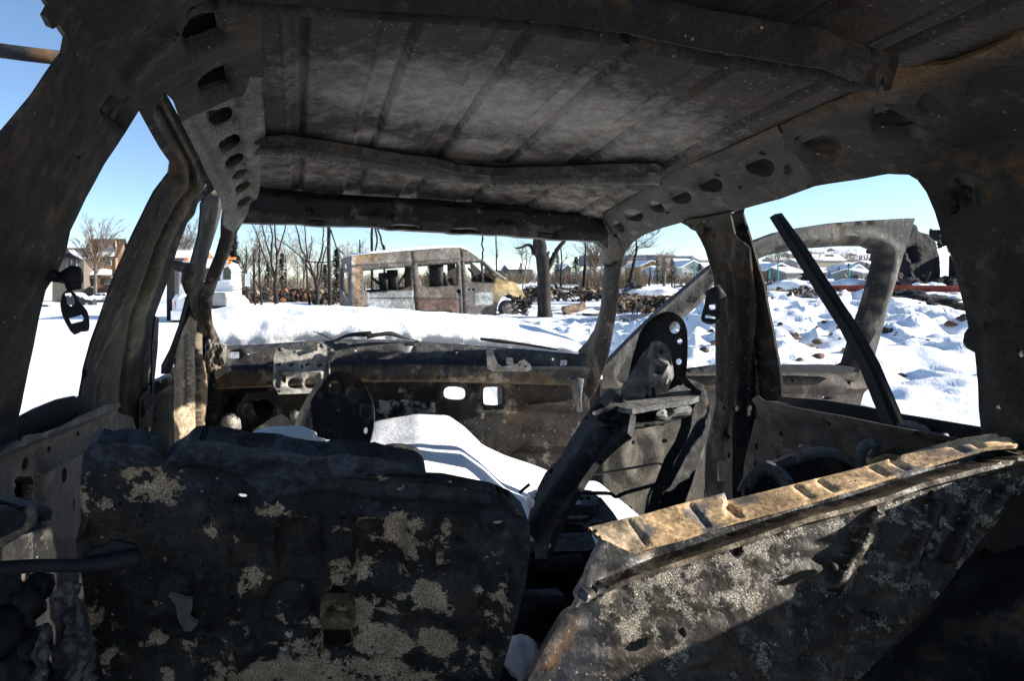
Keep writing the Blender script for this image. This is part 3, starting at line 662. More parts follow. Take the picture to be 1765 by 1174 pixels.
# cross members under the roof
def bow_tint(x, y): return (.04, .037, .034)
up = interp
r1u = [(380, -60), (560, -40), (700, -30), (900, -18), (1075, 0), (1213, 31), (1336, 53), (1418, 65), (1451, 80), (1500, 96), (1548, 112)]
r1l = [(380, 10), (450, 13), (620, 16), (700, 22), (800, 29), (900, 43), (1000, 63), (1100, 88), (1173, 108), (1260, 120), (1336, 130), (1440, 148), (1486, 156)]
def r1_v(x, y):
    a = interp(r1u, x); b = interp(r1l, x); return (y - a) / (b - a)
def r1d(x, y):
    v = r1_v(x, y)
    return .03 * bump1(v * 100, 8, 30, 8) + .028 * bump1(v * 100, 48, 66, 7) - .012 * bump1(v * 100, 36, 42, 3) - .01 * sm(v, .80, .9)
sheet('roof_bow', r1u + r1l[::-1], ROOF(.035), M['shell'], car, [rc(1043, 28, 11, 4.5, 15), ov(1062, 34, 5, 3), rc(1078, 41, 10, 5, 18)], step=10,
      feats=between(r1u, r1l, [.04, .16, .26, .36, .42, .46, .55, .64, .72, .82, .92]), tint=lambda x, y: (.12, .09, .06) if r1_v(x, y) > .9 and 620 < x < 900 else ((.11, .10, .09) if .46 < r1_v(x, y) < .7 else (.04, .038, .036)), disp=r1d, thick=.012, wob=.002, lip=(.006, 6))
r2u = [(440, 249), (470, 250), (492, 248), (560, 257), (640, 271), (700, 281), (745, 285), (790, 297), (850, 303), (950, 301), (1050, 297), (1128, 297), (1142, 303)]
r2l = [(440, 268), (484, 272), (490, 264), (560, 277), (640, 291), (700, 300), (760, 309), (800, 315), (870, 320), (950, 319), (1050, 318), (1142, 319)]
r2v = lambda x, y: (y - interp(r2u, x)) / (interp(r2l, x) - interp(r2u, x))
sheet('roof_bow', r2u + r2l[::-1], ROOF(.03), M['ashy'], car, step=6, feats=between(r2u, r2l, [.12, .3, .45, .55, .62, .78, .88]), tint=lambda x, y: (.02, .019, .018) if .05 < r2v(x, y) < .5 else (.13, .12, .11), disp=lambda x, y: .012 * bump1(r2v(x, y) * 100, 62, 78, 8) - .012 * bump1(r2v(x, y) * 100, 12, 44, 8), thick=.02)
hu = [(446, 318), (470, 325), (560, 333), (700, 341), (850, 351), (960, 359), (1038, 366)]
hl = [(417, 386), (470, 388), (520, 388), (560, 391), (640, 394), (700, 399), (800, 404), (900, 411), (980, 415), (1024, 418), (1040, 432)]
hv = lambda x, y: (y - interp(hu, x)) / (interp(hl, x) - interp(hu, x))
def hd_(x, y):
    v = hv(x, y); z = .03 * sm(v, .0, .25)
    if v > .6:
        z -= .018 * bump1(x, 520, 560, 8) + .018 * bump1(x, 662, 680, 5) + .02 * bump1(x, 770, 800, 6) - .012 * bump1(x, 600, 650, 8) - .014 * bump1(x, 850, 880, 6) + .018 * bump1(x, 935, 975, 8)
    return z
sheet('windscreen_header', hu + hl[::-1], T(1.90), M['ashy'], car, [rc(697, 392, 24, 3.5, 3), rc(800, 397, 22, 3.5, 4), rc(940, 401, 18, 3, 4), rc(545, 379, 14, 3, 3)], step=7, feats=between(hu, hl, [.1, .25, .45, .6, .7, .85]),
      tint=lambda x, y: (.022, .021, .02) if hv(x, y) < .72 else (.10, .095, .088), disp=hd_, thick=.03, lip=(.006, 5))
sheet('header_backing', hu + [(x, y - 4) for x, y in hl[::-1]], T(1.945), M['shell'], car, step=12, tint=(.03, .028, .026), thick=.01)
# dash beam, firewall
cu = [(366, 590), (450, 587), (560, 580), (640, 578), (700, 581), (800, 588), (900, 596), (1004, 607)]
cl = [(374, 668), (470, 664), (600, 657), (700, 655), (830, 657), (1010, 662)]
cv = lambda x, y: (y - interp(cu, x)) / (interp(cl, x) - interp(cu, x))
sheet('dash_beam', cu + [(1012, 640)] + cl[::-1] + [(364, 620)], P3((370, 600, 2.44), (1000, 610, 2.42), (700, 660, 2.33)), M['ashy'], car, [rc(405, 614, 8, 6.5), ov(429, 616, 2.5, 2), [(696, 597), (712, 597), (711, 603), (706, 611), (700, 609), (697, 603)], ov(613, 609, 2.5, 2.5), ov(786, 613, 2.5, 2.5), rc(971, 626, 6, 4), ov(951, 624, 2.5, 2.5)], step=8, feats=between(cu, cl, [.08, .16, .3, .45, .55, .68, .8, .9]),
      tint=lambda x, y: (.03, .028, .026) if cv(x, y) < .16 else ((.13, .125, .12) if cv(x, y) < .55 else ((.045, .045, .048) if cv(x, y) < .9 else (.12, .075, .035))),
      disp=lambda x, y: .025 * bump1(cv(x, y) * 100, 15, 45, 12) + .04 * bump1(cv(x, y) * 100, 62, 88, 8) - .03 * (1 - sm(cv(x, y), 0, .1)), wob=.004, thick=.01, lip=(.01, 6))
def fw_disp(x, y):
    return .03 * (1 - sm(abs(math.hypot(x - 445, y - 708) - 34), 2, 8)) + .02 * bump1(x, 725, 740, 4) * sm(y, 670, 680) + .015 * line(x, y, 740, 690, 760, 790, 3, 8) + .012 * sum(bump1(y, q - 3, q + 3, 3) for q in (700, 735, 770)) * sm(x, 900, 915) - .02 * bump1(x, 640, 745, 10) * bump1(y, 664, 720, 8) + .012 * (1 - sm(abs(math.hypot(x - 852, y - 683) - 27), 2, 6)) + .012 * (1 - sm(abs(math.hypot((x - 784) * .6, y - 678) - 15), 2, 5))
def fw_tint(x, y):
    d1 = math.hypot((x - 784) * .55, y - 678); d2 = max(abs(x - 851), abs(y - 683))
    if d1 < 16 or 17 < d2 < 26 and y > 655: return (.19, .15, .12)
    if x > 870: return (.06, .04, .026)
    if x < 640: return (.055, .052, .046)
    return (.04, .036, .032)
def fw_stain(x, y):
    s = 0
    if 650 < x < 750 and 690 < y < 732: s = .62
    if 660 < x < 730 and 664 < y < 676: s = .5
    s = max(s, .8 * math.exp(-((x - 393) / 11) ** 2 - ((y - 735) / 12) ** 2), .7 * math.exp(-((x - 510) / 9) ** 2 - ((y - 718) / 14) ** 2), .6 * math.exp(-((x - 832) / 8) ** 2 - ((y - 712) / 18) ** 2))
    return s
firewall = sheet('firewall', [(362, 640), (700, 640), (1016, 650), (1016, 930), (345, 900)], P3((360, 660, 2.52), (1010, 660, 2.45), (700, 900, 2.42)), M['fall'], car,
      [ov(784, 678, 19, 11, 4, 16, 3), rc(851, 683, 17, 16), [(434, 690), (442, 692), (450, 688), (462, 690), (471, 700), (470, 715), (456, 724), (444, 722), (436, 708)], [(396, 682), (404, 684), (402, 695), (394, 712), (384, 712), (382, 700), (390, 694)], ov(613, 800, 5, 5)], step=9,
      tint=fw_tint, stain_light=fw_stain, disp=fw_disp, wob=.006, lip=(.014, 8), thick=.008)
br_pts = [(472, 614), (477, 602), (484, 599), (492, 602), (500, 604), (534, 602), (547, 606), (547, 594), (555, 590), (563, 597), (564, 620), (560, 641), (556, 655), (548, 664), (538, 671), (539, 680), (478, 682), (474, 672), (471, 661)]
PDI = PD([(484, 643), (552, 643), (552, 672), (484, 672)])
inst = sheet('instrument_bracket', br_pts, P3((475, 600, 2.30), (560, 600, 2.35), (510, 680, 2.26)), M['ashy'], car, [ov(509, 661, 12.5, 11, 0, 14), ov(535, 660, 9.5, 10), rc(489, 653, 4, 7), ov(507, 607, 3, 3), rc(521, 632, 2, 3.5), ov(483, 604, 2.5, 2.5), rc(480, 628, 5, 2, -20), rc(503, 629, 5, 2, -20), rc(530, 628, 5, 2, -20), rc(551, 630, 5, 2, -20), ov(479, 677, 2.5, 2.5)],
      step=4.5, tint=lambda x, y: (.52, .50, .46) if y > 668 or (abs(x - 521) < 3 and y > 640) or x < 475 else (.46, .43, .39), disp=lambda x, y: .012 * (1 - sm(PDI(x, y), 1, 5)) + .02 * sm(y, 668, 676), wob=.003, lip=(.006, 4), thick=.006)
bar('bracket_post', [(566, 612, 2.33), (568, 660, 2.30), (567, 665, 2.3)], .004, M['ashy'], inst, (.4, .38, .34))
for x, y in ((484, 603), (555, 596)): bar('bolt', [(x, y, 2.33), (x, y - 1, 2.30)], [.010, .008], M['ashy'], inst, (.3, .28, .25), n=8)
sheet('glovebox_bracket', [(838, 601), (843, 597), (849, 600), (853, 615), (858, 627), (866, 632), (876, 630), (884, 626), (890, 628), (896, 622), (904, 620), (915, 629), (916, 637), (910, 640), (849, 640), (840, 634)], P3((838, 600, 2.31), (915, 610, 2.29), (880, 640, 2.28)), M['ashy'], car, [ov(906, 632, 3, 2), ov(896, 629, 2, 2)], step=4, tint=(.36, .35, .33), thick=.004, wob=.002, lip=(.002, 3))
sheet('bracket_tab', [(873, 616), (884, 617), (884, 628), (873, 627)], P3((838, 600, 2.29), (915, 610, 2.27), (880, 640, 2.26)), M['ashy'], car, [ov(876, 622, 1.3, 1.3), ov(881, 622, 1.3, 1.3)], step=3, tint=(.36, .35, .33), thick=.004, lip=(0, 1))
bar('hinge_arm', [(995, 652, 2.3), (994, 680, 2.3), (999, 710, 2.3)], [.022, .018, .012], M['ashy'], car, (.16, .16, .16), flat=.4)
bar('wiring_stub', [(395, 750, 2.42), (402, 735, 2.38), (396, 728, 2.36), (388, 734, 2.37)], [.02, .03, .032, .02], M['ashy'], firewall, (.42, .39, .33))
bar('wiring_stub', [(510, 728, 2.42), (508, 716, 2.40), (512, 708, 2.4)], [.014, .02, .012], M['ashy'], firewall, (.38, .36, .33))
bar('wiring_stub', [(569, 622, 2.33), (572, 610, 2.32), (570, 603, 2.33)], [.010, .014, .006], M['ashy'], firewall, (.42, .37, .3))
def lump(name, cx, cy, d, rx, ry, rz, mat, parent, tint, seed=0, amp=.35, sub=4, fr=2.0, kind=None, label=None, cat_=None, loc=None):
    bm = bmesh.new(); bmesh.ops.create_icosphere(bm, subdivisions=sub, radius=1); c = at(cx, cy, d) if loc is None else Vector(loc)
    V = []
    for v in bm.verts:
        p = v.co.copy(); q = 1 + amp * (noise.noise(p * fr + Vector((seed, 0, 3))) + .5 * noise.noise(p * fr * 2.7 + Vector((seed, 5, 3))))
        V.append(c + Vector((p.x * rx, p.y * rz, p.z * ry)) * q)
    Fs = [tuple(v.index for v in f.verts) for f in bm.faces]; bm.free()
    return mesh(name, V, Fs, mat, parent, tint, loc=c if parent is None else None, kind=kind)
clamp = lump('melted_hinge', 366, 615, 2.34, .022, .045, .03, M['ashy'], car, (.34, .29, .23), 3, .6, 4, 2.5)
lump('melted_drip', 383, 612, 2.33, .014, .035, .02, M['ashy'], clamp, (.4, .36, .31), 5, .7, 3, 3)
lump('melted_drip', 369, 632, 2.33, .022, .018, .02, M['ashy'], clamp, (.36, .27, .2), 7, .6, 3, 3)
lump('melted_drip', 360, 597, 2.35, .012, .03, .02, M['ashy'], clamp, (.36, .31, .26), 9, .6, 3, 3)
# engine bay shapes seen through the firewall holes, hood and wings under the snow
skin('bonnet', [(-.30, 2.52, -.20), (1.10, 2.52, -.22), (1.05, 3.55, -.185), (-.25, 3.55, -.185)], (.05, .045, .04))
skin('wing_panel', [(-.36, 2.4, -.18), (-.36, 3.6, -.30), (-.36, 3.6, -1.0), (-.36, 2.4, -1.0)])
skin('wing_panel', [(1.14, 2.4, -.20), (1.14, 3.6, -.32), (1.14, 3.6, -1.0), (1.14, 2.4, -1.0)])
lump('engine_block', 420, 715, 2.85, .22, .14, .12, M['shell'], car, (.03, .028, .026), 7, .3, 3)
lump('engine_block', 640, 740, 2.95, .35, .12, .22, M['shell'], car, (.03, .028, .026), 2, .4, 4)
# wiper arms
wip = bar('wiper_arm', [(560, 590, 2.42), (580, 586, 2.42), (600, 578, 2.42), (625, 576, 2.40), (640, 575, 2.40)], [.003, .004, .006, .009, .010], M['black'], car)
bar('wiper_blade', [(632, 580, 2.39), (650, 577, 2.39), (672, 575, 2.40), (684, 578, 2.41), (700, 583, 2.42), (722, 588, 2.44)], [.010, .007, .008, .008, .003, .002], M['black'], wip)
bar('wiper_blade', [(540, 571, 2.47), (558, 578, 2.46), (572, 585, 2.45)], .002, M['black'], wip)
bar('wiper_arm', [(828, 584, 2.42), (860, 588, 2.42), (900, 593, 2.42), (960, 603, 2.42)], [.005, .007, .005, .003], M['black'], car)
# --- front seats -------------------------------------------------
pl = cat([(505, 790), (509, 750), (513, 725), (521, 706), (535, 681), (554, 657), (578, 643), (602, 643), (622, 655), (638, 681), (646, 709), (645, 739), (639, 764), (632, 800), (560, 830)], 2)
PDL = PD(pl)
sp1 = P3((510, 760, 1.62), (645, 720, 1.60), (590, 640, 1.66))
seat1 = sheet('front_seat', pl, sp1, M['shell'], car, [ov(575, 667, 10, 13), ov(605, 679, 11, 14, -20), ov(630, 708, 10, 13, -20), ov(552, 682, 5, 6), ov(562, 764, 8, 10, -20), ov(622, 778, 5, 5), ov(630, 742, 4, 6)], step=6.5, tint=(.035, .037, .042),
      disp=lambda x, y: .012 * (1 - sm(PDL(x, y), 2, 8)) - .012 * bump1(x, 545, 600, 8) * sm(y, 690, 700), lip=(.008, 5), thick=.008)
sheet('seat_frame', [(385, 800), (410, 770), (440, 740), (470, 720), (486, 713), (497, 722), (508, 735), (520, 760), (560, 800), (600, 830), (385, 830)], P3((400, 800, 1.45), (500, 730, 1.60), (560, 800, 1.5)), M['shell'], seat1, step=8, tint=(.02, .02, .022), wob=.012, thick=.03)
pr = cat([(1083, 655), (1088, 625), (1095, 600), (1102, 575), (1116, 554), (1139, 538), (1160, 536), (1176, 548), (1184, 568), (1185, 600), (1184, 625), (1181, 655), (1178, 690)], 2) + [(1080, 690)]
PDR = PD(pr)
sp2 = P3((1085, 660, 1.45), (1183, 640, 1.40), (1140, 540, 1.41))
seat2 = sheet('front_seat', pr, sp2, M['shell'], car, [ov(1163, 566, 9, 11), ov(1172, 589, 4.5, 5), ov(1170, 624, 5, 6), ov(1093, 663, 5, 2.5)], step=6, tint=(.034, .034, .036), disp=lambda x, y: .016 * (1 - sm(PDR(x, y), 2, 8)) - .004 * math.exp(-((x - 1116) / 9) ** 2 - ((y - 572) / 11) ** 2) * 2 - .008 * math.exp(-((x - 1141) / 10) ** 2 - ((y - 558) / 9) ** 2), lip=(.006, 5), thick=.008)
box_ = [(1068, 688), (1071, 667), (1088, 642), (1109, 607), (1118, 600), (1138, 599), (1150, 606), (1157, 618), (1161, 640), (1157, 660), (1150, 674)]
sheet('headrest_box', box_, P3((1070, 685, 1.32), (1160, 660, 1.30), (1130, 600, 1.37)), M['ashy'], seat2, [[(1137, 613), (1141, 611), (1145, 616), (1143, 622), (1138, 621)]], step=6, tint=(.34, .33, .32), disp=lambda x, y: .02 * sm(x, 1116, 1128) - .022 * (1 - sm(y - x * .0, 600, 610)) * 0 + .015 * (1 - sm(abs(math.hypot(x - 1138, y - 655) - 14), 3, 10)), wob=.004, thick=.03, lip=(.002, 3))
def seat_top(x, y): return (.40, .39, .38)  # lit top face of the crossbar, painted far paler than its front
sheet('seat_crossbar', [(1052, 690), (1056, 676), (1072, 688), (1105, 684), (1150, 675), (1175, 660), (1190, 664), (1204, 674), (1205, 682), (1192, 688), (1140, 697), (1090, 706), (1074, 704), (1060, 700)], P3((1055, 700, 1.28), (1205, 680, 1.30), (1180, 655, 1.40)), M['ashy'], seat2, [ov(1172, 662, 5, 3)], step=6, tint=seat_top, wob=.004, thick=.01)
sheet('seat_crossbar', [(1052, 694), (1074, 706), (1090, 707), (1140, 698), (1200, 684), (1205, 690), (1203, 706), (1192, 716), (1150, 729), (1110, 737), (1062, 739), (1044, 733), (1036, 715)], P3((1055, 700, 1.27), (1205, 690, 1.29), (1120, 735, 1.26)), M['shell'], seat2, [ov(1070, 717, 11, 3.5, -4), ov(1093, 721, 3, 2)], step=6, tint=(.028, .03, .036),
      disp=lambda x, y: -.02 * bump1(y + (x - 1060) * .12, 708, 724, 5) + .008 * sm(y + (x - 1060) * .12, 730, 736), thick=.02, lip=(.004, 4))
sheet('height_lever', cat([(1131, 713), (1140, 706), (1150, 704), (1162, 700), (1180, 698), (1192, 702), (1191, 709), (1178, 711), (1162, 713), (1136, 718)], 2, True), P3((1130, 710, 1.26), (1190, 705, 1.27), (1160, 718, 1.25)), M['ashy'], seat2, [ov(1143, 712, 2, 1.5), ov(1163, 704, 4, 2)], step=4, tint=(.40, .39, .36), thick=.008, disp=lambda x, y: -.006 * bump1(x, 1148, 1158, 3), lip=(.003, 3))
armL = [(1052, 668), (1030, 690), (1005, 722), (985, 755), (965, 788), (940, 815), (926, 842), (916, 868), (908, 905), (906, 950), (925, 950), (934, 915), (950, 880), (970, 845), (990, 812), (1012, 782), (1036, 758), (1055, 742), (1066, 735), (1073, 700), (1068, 682)]
arm = sheet('seat_side_arm', armL, P3((1060, 690, 1.30), (920, 900, 1.22), (1000, 800, 1.23)), M['shell'], seat2, [rc(1029, 705, 5.5, 12, 38), ov(917, 868, 4, 9, 8), ov(921, 854, 2, 4), ov(925, 846, 2, 3), ov(966, 787, 1.6, 4, 30), ov(958, 797, 1.4, 3, 30), ov(950, 812, 3, 5, 25), ov(944, 824, 1.6, 3), ov(937, 831, 2, 4)], step=6, tint=lambda x, y: (.085, .085, .088) if seg(x, y, 1060, 690, 920, 880)[0] < 6 else (.03, .03, .032),
      disp=lambda x, y: -.02 * sm(seg(x, y, 1045, 705, 930, 870)[0], 4, 12), thick=.012, lip=(.003, 3))
armR = [(1184, 652), (1196, 656), (1211, 665), (1218, 675), (1224, 714), (1219, 753), (1205, 791), (1193, 833), (1180, 868), (1172, 900), (1130, 900), (1138, 866), (1146, 840), (1163, 795), (1181, 765), (1191, 738), (1194, 707), (1203, 688), (1204, 674)]
sheet('seat_side_arm', armR, P3((1205, 680, 1.30), (1150, 870, 1.25), (1220, 720, 1.32)), M['shell'], seat2, step=6, tint=(.028, .028, .03), disp=lambda x, y: .007 * (1 - sm(abs(x - interp([(650, 1205), (714, 1211), (753, 1204), (800, 1188), (868, 1165)], y)), 2, 7)), thick=.02)
# seat bases, rails and cables on the floor
base = sheet('seat_base', [(943, 905), (950, 862), (965, 846), (1000, 843), (1020, 846), (1031, 856), (1032, 872), (1026, 888), (1010, 893), (950, 898)], P3((950, 850, 1.55), (1030, 850, 1.55), (990, 900, 1.38)), M['ashy'], car, [ov(963, 855, 4.5, 2.5), ov(980, 858, 5, 2.6), ov(1002, 857, 6, 2.8), ov(1014, 859, 4, 3)], step=5,
      tint=(.16, .15, .135), disp=lambda x, y: -.018 * bump1(y, 884, 887, 1.5) + .012 * bump1(y, 876, 882, 2), thick=.03, lip=(.004, 3))
sheet('seat_base_side', [(1030, 856), (1036, 858), (1058, 885), (1066, 898), (1020, 902), (1012, 915), (1005, 905), (1026, 890), (1032, 875)], P3((1030, 856, 1.53), (1060, 890, 1.4), (1010, 910, 1.36)), M['shell'], car, step=6, tint=(.03, .028, .026), thick=.02)
sheet('seat_rail', [(905, 915), (940, 900), (952, 898), (958, 920), (1010, 918), (1012, 905), (1030, 945), (1012, 950), (905, 952)], P3((905, 930, 1.25), (1020, 920, 1.3), (960, 950, 1.2)), M['shell'], car, [ov(966, 927, 3, 1.5), ov(988, 929, 2.5, 1.2), ov(1003, 924, 3, 1.5)], step=6, tint=(.02, .02, .02), thick=.02)
sheet('cushion_pan', [(835, 955), (1045, 955), (1015, 1040), (960, 1130), (930, 1250), (830, 1250)], P3((840, 955, 1.32), (1040, 955, 1.34), (900, 1200, 1.06)), M['shell'], car, [ov(868, 1095, 8, 5)], step=9, tint=(.03, .028, .027), disp=lambda x, y: .03 * noise.noise(Vector((x * .03, y * .04, 3))) + .012 * noise.noise(Vector((x * .1, y * .12, 3))), thick=.01)
sheet('latch_recess', [(545, 1085), (620, 1085), (620, 1150), (545, 1150)], P3((140, 790, .87), (905, 880, .89), (500, 1174, 1.03)), M['shell'], car, step=12, tint=(.012, .012, .012))  # near-black plate added behind the latch hole to keep it dark
bar('floor_cross_member', [(880, 980, 1.15), (920, 978, 1.17), (1000, 968, 1.2)], .014, M['shell'], car, (.03, .03, .03))
bar('floor_cross_member', [(870, 1046, 1.02), (960, 1040, 1.06)], .022, M['shell'], car, (.03, .032, .036))
bar('floor_cross_member', [(860, 1068, 1.02), (960, 1062, 1.06)], .012, M['shell'], car, (.03, .032, .036))
lump('foam_ash', 945, 962, 1.22, .035, .012, .04, M['ashy'], car, (.36, .35, .26), 3, .6, 4, 3)
lump('foam_ash', 965, 955, 1.26, .03, .012, .03, M['ashy'], car, (.34, .32, .26), 8, .6, 4, 3)
bar('cable', [(1000, 822, 2.0), (1060, 812, 1.9), (1125, 801, 1.8), (1140, 801, 1.75), (1156, 810, 1.7)], .0035, M['black'], car)
bar('cable', [(955, 845, 1.5), (1010, 850, 1.5), (1050, 851, 1.55), (1062, 857, 1.55), (1080, 849, 1.55), (1140, 832, 1.5), (1190, 808, 1.45)], .0042, M['black'], car)
bar('cable', [(1113, 885, 1.5), (1122, 845, 1.6), (1155, 812, 1.7)], .003, M['black'], car)
bar('cable', [(895, 850, 1.35), (913, 835, 1.35)], .003, M['black'], car)
bar('cable', [(972, 899, 1.3), (985, 905, 1.3), (1003, 905, 1.28), (1012, 915, 1.25)], .0035, M['black'], car)
bar('cable', [(655, 787, 1.0), (670, 779, 1.0), (690, 778, 1.0), (710, 782, 1.0), (724, 797, 1.0)], .011, M['shell'], car, (.03, .033, .04))
# --- rear seat, left back panel ----------------------------------
SL = P3((140, 790, .84), (905, 880, .86), (500, 1174, 1.0))
back1o = [(143, 785), (151, 771), (166, 763), (182, 768), (204, 766), (240, 771), (266, 773), (275, 783), (286, 794), (300, 788), (330, 776), (400, 780), (560, 795), (700, 803), (760, 806), (840, 822), (875, 836), (895, 856), (906, 885), (907, 930), (899, 985), (880, 1060), (858, 1140), (838, 1240), (206, 1240), (190, 1150), (168, 1070), (156, 1010), (147, 950), (140, 900), (138, 840)]
PB = PD(back1o)
blobs = [(275, 848, 30, 26, .9), (190, 860, 14, 16, .7), (258, 810, 18, 8, .6), (146, 865, 8, 24, .6), (440, 970, 14, 45, .62), (590, 985, 28, 35, .65), (690, 940, 45, 55, .9), (750, 960, 30, 40, .6), (740, 1035, 28, 30, .8), (640, 1060, 50, 32, .8),
         (660, 1110, 60, 28, .9), (750, 1110, 38, 20, .8), (520, 1115, 50, 14, .85), (560, 1160, 170, 28, .95), (420, 1000, 10, 50, .55), (170, 1050, 16, 40, .55), (185, 1120, 16, 40, .45), (270, 1103, 14, 6, .75), (325, 1104, 8, 5, .7), (470, 870, 26, 14, .4), (355, 900, 18, 28, .42), (520, 900, 20, 14, .45),
         (870, 1000, 12, 40, .4), (845, 1060, 14, 30, .6), (835, 1130, 10, 40, .6), (880, 870, 12, 12, .3), (620, 905, 60, 14, .5), (575, 1080, 30, 40, .5)]
def bl(B, x, y): return max([s * math.exp(-(((x - cx) / rx) ** 2 + ((y - cy) / ry) ** 2) ** 2 * .5) for cx, cy, rx, ry, s in B])
def emb(x, y, cx, cy, rx, ry, s=7):                         # rounded rectangular pressing
    return bump1(x, cx - rx, cx + rx, s) * bump1(y, cy - ry, cy + ry, s)
def b1d(x, y):
    e = PB(x, y)
    d = .022 * (1 - sm(e, 6, 26)) if x > 300 or y > 900 else .0
    d -= .022 * (emb(x, y, 518, 945, 38, 46) + emb(x, y, 655, 950, 42, 50) + emb(x, y, 790, 950, 40, 60) * .5)
    d += .006 * (line(x, y, 390, 900, 388, 1174, 5, 5) + line(x, y, 415, 900, 413, 1174, 3, 5) + line(x, y, 340, 980, 338, 1174, 4, 5) + line(x, y, 255, 1090, 255, 1174, 4, 5))
    d += .008 * line(x, y, 480, 830, 880, 860, 4, 14) - .008 * (1 - sm(abs(math.hypot(x - 500, y - 1050) - 40), 3, 10))
    d -= .01 * math.exp(-((x - 580) / 30) ** 2 - ((y - 1080) / 60) ** 2)
    return d
_r = random.Random(11)
for cx_, cy_, rx_, ry_, s_ in list(blobs):
    for _ in range(3): blobs.append((cx_ + _r.gauss(0, rx_), cy_ + _r.gauss(0, ry_), _r.uniform(6, 20), _r.uniform(6, 20), s_ * .8))
seatL = sheet('rear_seat_back', back1o, SL, M['seat'], car, [ov(416, 867, 10.5, 9), ov(361, 901, 6, 5), ov(399, 912, 4.5, 4), ov(398, 1029, 4.5, 3.5), ov(592, 892, 4.5, 3.5), ov(862, 913, 12, 10), ov(795, 948, 6, 5), ov(775, 1050, 5, 5), ov(830, 1108, 5, 4), ov(402, 1128, 4, 3), rc(581, 1114, 25, 20), ov(581, 1028, 7, 8), ov(487, 1132, 9, 12), ov(656, 1138, 9, 11), ov(243, 888, 5, 4), ov(207, 868, 4, 4), ov(348, 976, 2.5, 2)],
      step=8, feats=[rr_ for cx_, cy_, rx_, ry_ in ((518, 945, 38, 46), (655, 950, 42, 50), (790, 950, 40, 60)) for rr_ in (rc(cx_, cy_, rx_ + 7, ry_ + 7) + rc(cx_, cy_, rx_ + 7, ry_ + 7)[:1], rc(cx_, cy_, rx_ - 7, ry_ - 7) + rc(cx_, cy_, rx_ - 7, ry_ - 7)[:1])], tint=lambda x, y: (.042, .046, .056) if y < 880 + (x - 500) * .05 else (.05, .048, .044), stain_light=lambda x, y: min(.9, bl(blobs, x, y) + .10 * sm(y, 960, 1120)), disp=b1d, wob=.003, lip=(.008, 7), thick=.012)
sheet('latch_plate', [(552, 1045), (560, 1035), (600, 1035), (612, 1045), (613, 1075), (606, 1086), (558, 1086), (551, 1075)], P3((140, 790, .83), (905, 880, .85), (500, 1174, .985)), M['tan'], seatL, [ov(582, 1060, 20, 12, 0, 12, 3)], step=5, tint=(.07, .055, .03), thick=.012, disp=lambda x, y: .006 * (1 - sm(abs(y - 1060), 4, 14)))
sheet('melted_trim', [(289, 1030), (300, 1033), (318, 1032), (332, 1030), (332, 1048), (326, 1060), (334, 1068), (342, 1075), (330, 1085), (315, 1087), (305, 1070), (302, 1050)], P3((140, 790, .828), (905, 880, .848), (500, 1174, .983)), M['tint'], seatL, step=4, tint=(.13, .135, .115), thick=.006, disp=lambda x, y: .004 * math.sin(x * .1))
foam = cat([(285, 797), (300, 786), (315, 776), (328, 764), (360, 759), (400, 766), (440, 771), (500, 779), (560, 787), (590, 784), (625, 788), (655, 791), (690, 798), (722, 806), (735, 818), (700, 818), (640, 815), (610, 822), (570, 828), (536, 838), (527, 852), (505, 857), (484, 858), (472, 872), (460, 866), (448, 852), (425, 832), (395, 815), (360, 803), (330, 795)], 2, True)
PF = PD(foam)
sheet('charred_foam', foam, P3((140, 790, .81), (905, 880, .835), (500, 1174, .96)), M['foam'], seatL, step=7, tint=(.036, .042, .054), disp=lambda x, y: .004 * sm(PF(x, y), 0, 10) + .004 * noise.noise(Vector((x * .02, y * .04, 0))) + .002 * noise.noise(Vector((x * .12, y * .15, 0))), thick=.03)
sheet('charred_foam', [(143, 785), (151, 771), (166, 763), (182, 768), (204, 763), (240, 768), (266, 770), (275, 780), (284, 795), (270, 806), (230, 803), (190, 812), (160, 806)], P3((140, 790, .815), (905, 880, .84), (500, 1174, .96)), M['foam'], seatL, step=7, tint=(.035, .04, .052), wob=.012, thick=.03)
# rod and latch on the left of the seat back
bar('latch_rod', [(-60, 985, .72), (0, 981, .72), (60, 976, .73), (140, 975, .74), (200, 968, .75), (240, 962, .76)], [.008, .008, .007, .007, .009, .010], M['black'], seatL, flat=1)
sheet('latch_cover', [(148, 970), (150, 955), (165, 945), (185, 940), (192, 932), (215, 936), (240, 942), (248, 955), (247, 978), (220, 976), (190, 974)], P3((140, 960, .745), (250, 960, .765), (200, 930, .76)), M['black'], seatL, [], step=6, tint=(.02, .02, .024), thick=.02, lip=(.004, 4))
# scorched metal scraps low on the left
sheet('crumpled_skin', [(88, 1040), (100, 1015), (118, 1000), (135, 1010), (130, 1030), (138, 1060), (150, 1100), (160, 1174), (170, 1250), (88, 1250), (95, 1150), (100, 1100)], P3((90, 1050, .86), (160, 1050, .80), (120, 1200, .84)), M['sparkle'], car, step=3, tint=(.09, .085, .08), wob=.0, thick=.004,
      disp=lambda x, y: .014 * noise.noise(Vector((x * .06, y * .02, 1))) + .005 * noise.noise(Vector((x * .12, y * .07, 4))))
sheet('crumpled_skin', [(60, 1110), (75, 1075), (88, 1080), (82, 1110), (75, 1150), (80, 1250), (50, 1250), (55, 1160)], P3((60, 1100, .84), (90, 1100, .82), (70, 1200, .82)), M['sparkle'], car, step=5, tint=(.08, .075, .07), disp=lambda x, y: .008 * noise.noise(Vector((x * .1, y * .05, 9))), thick=.004)
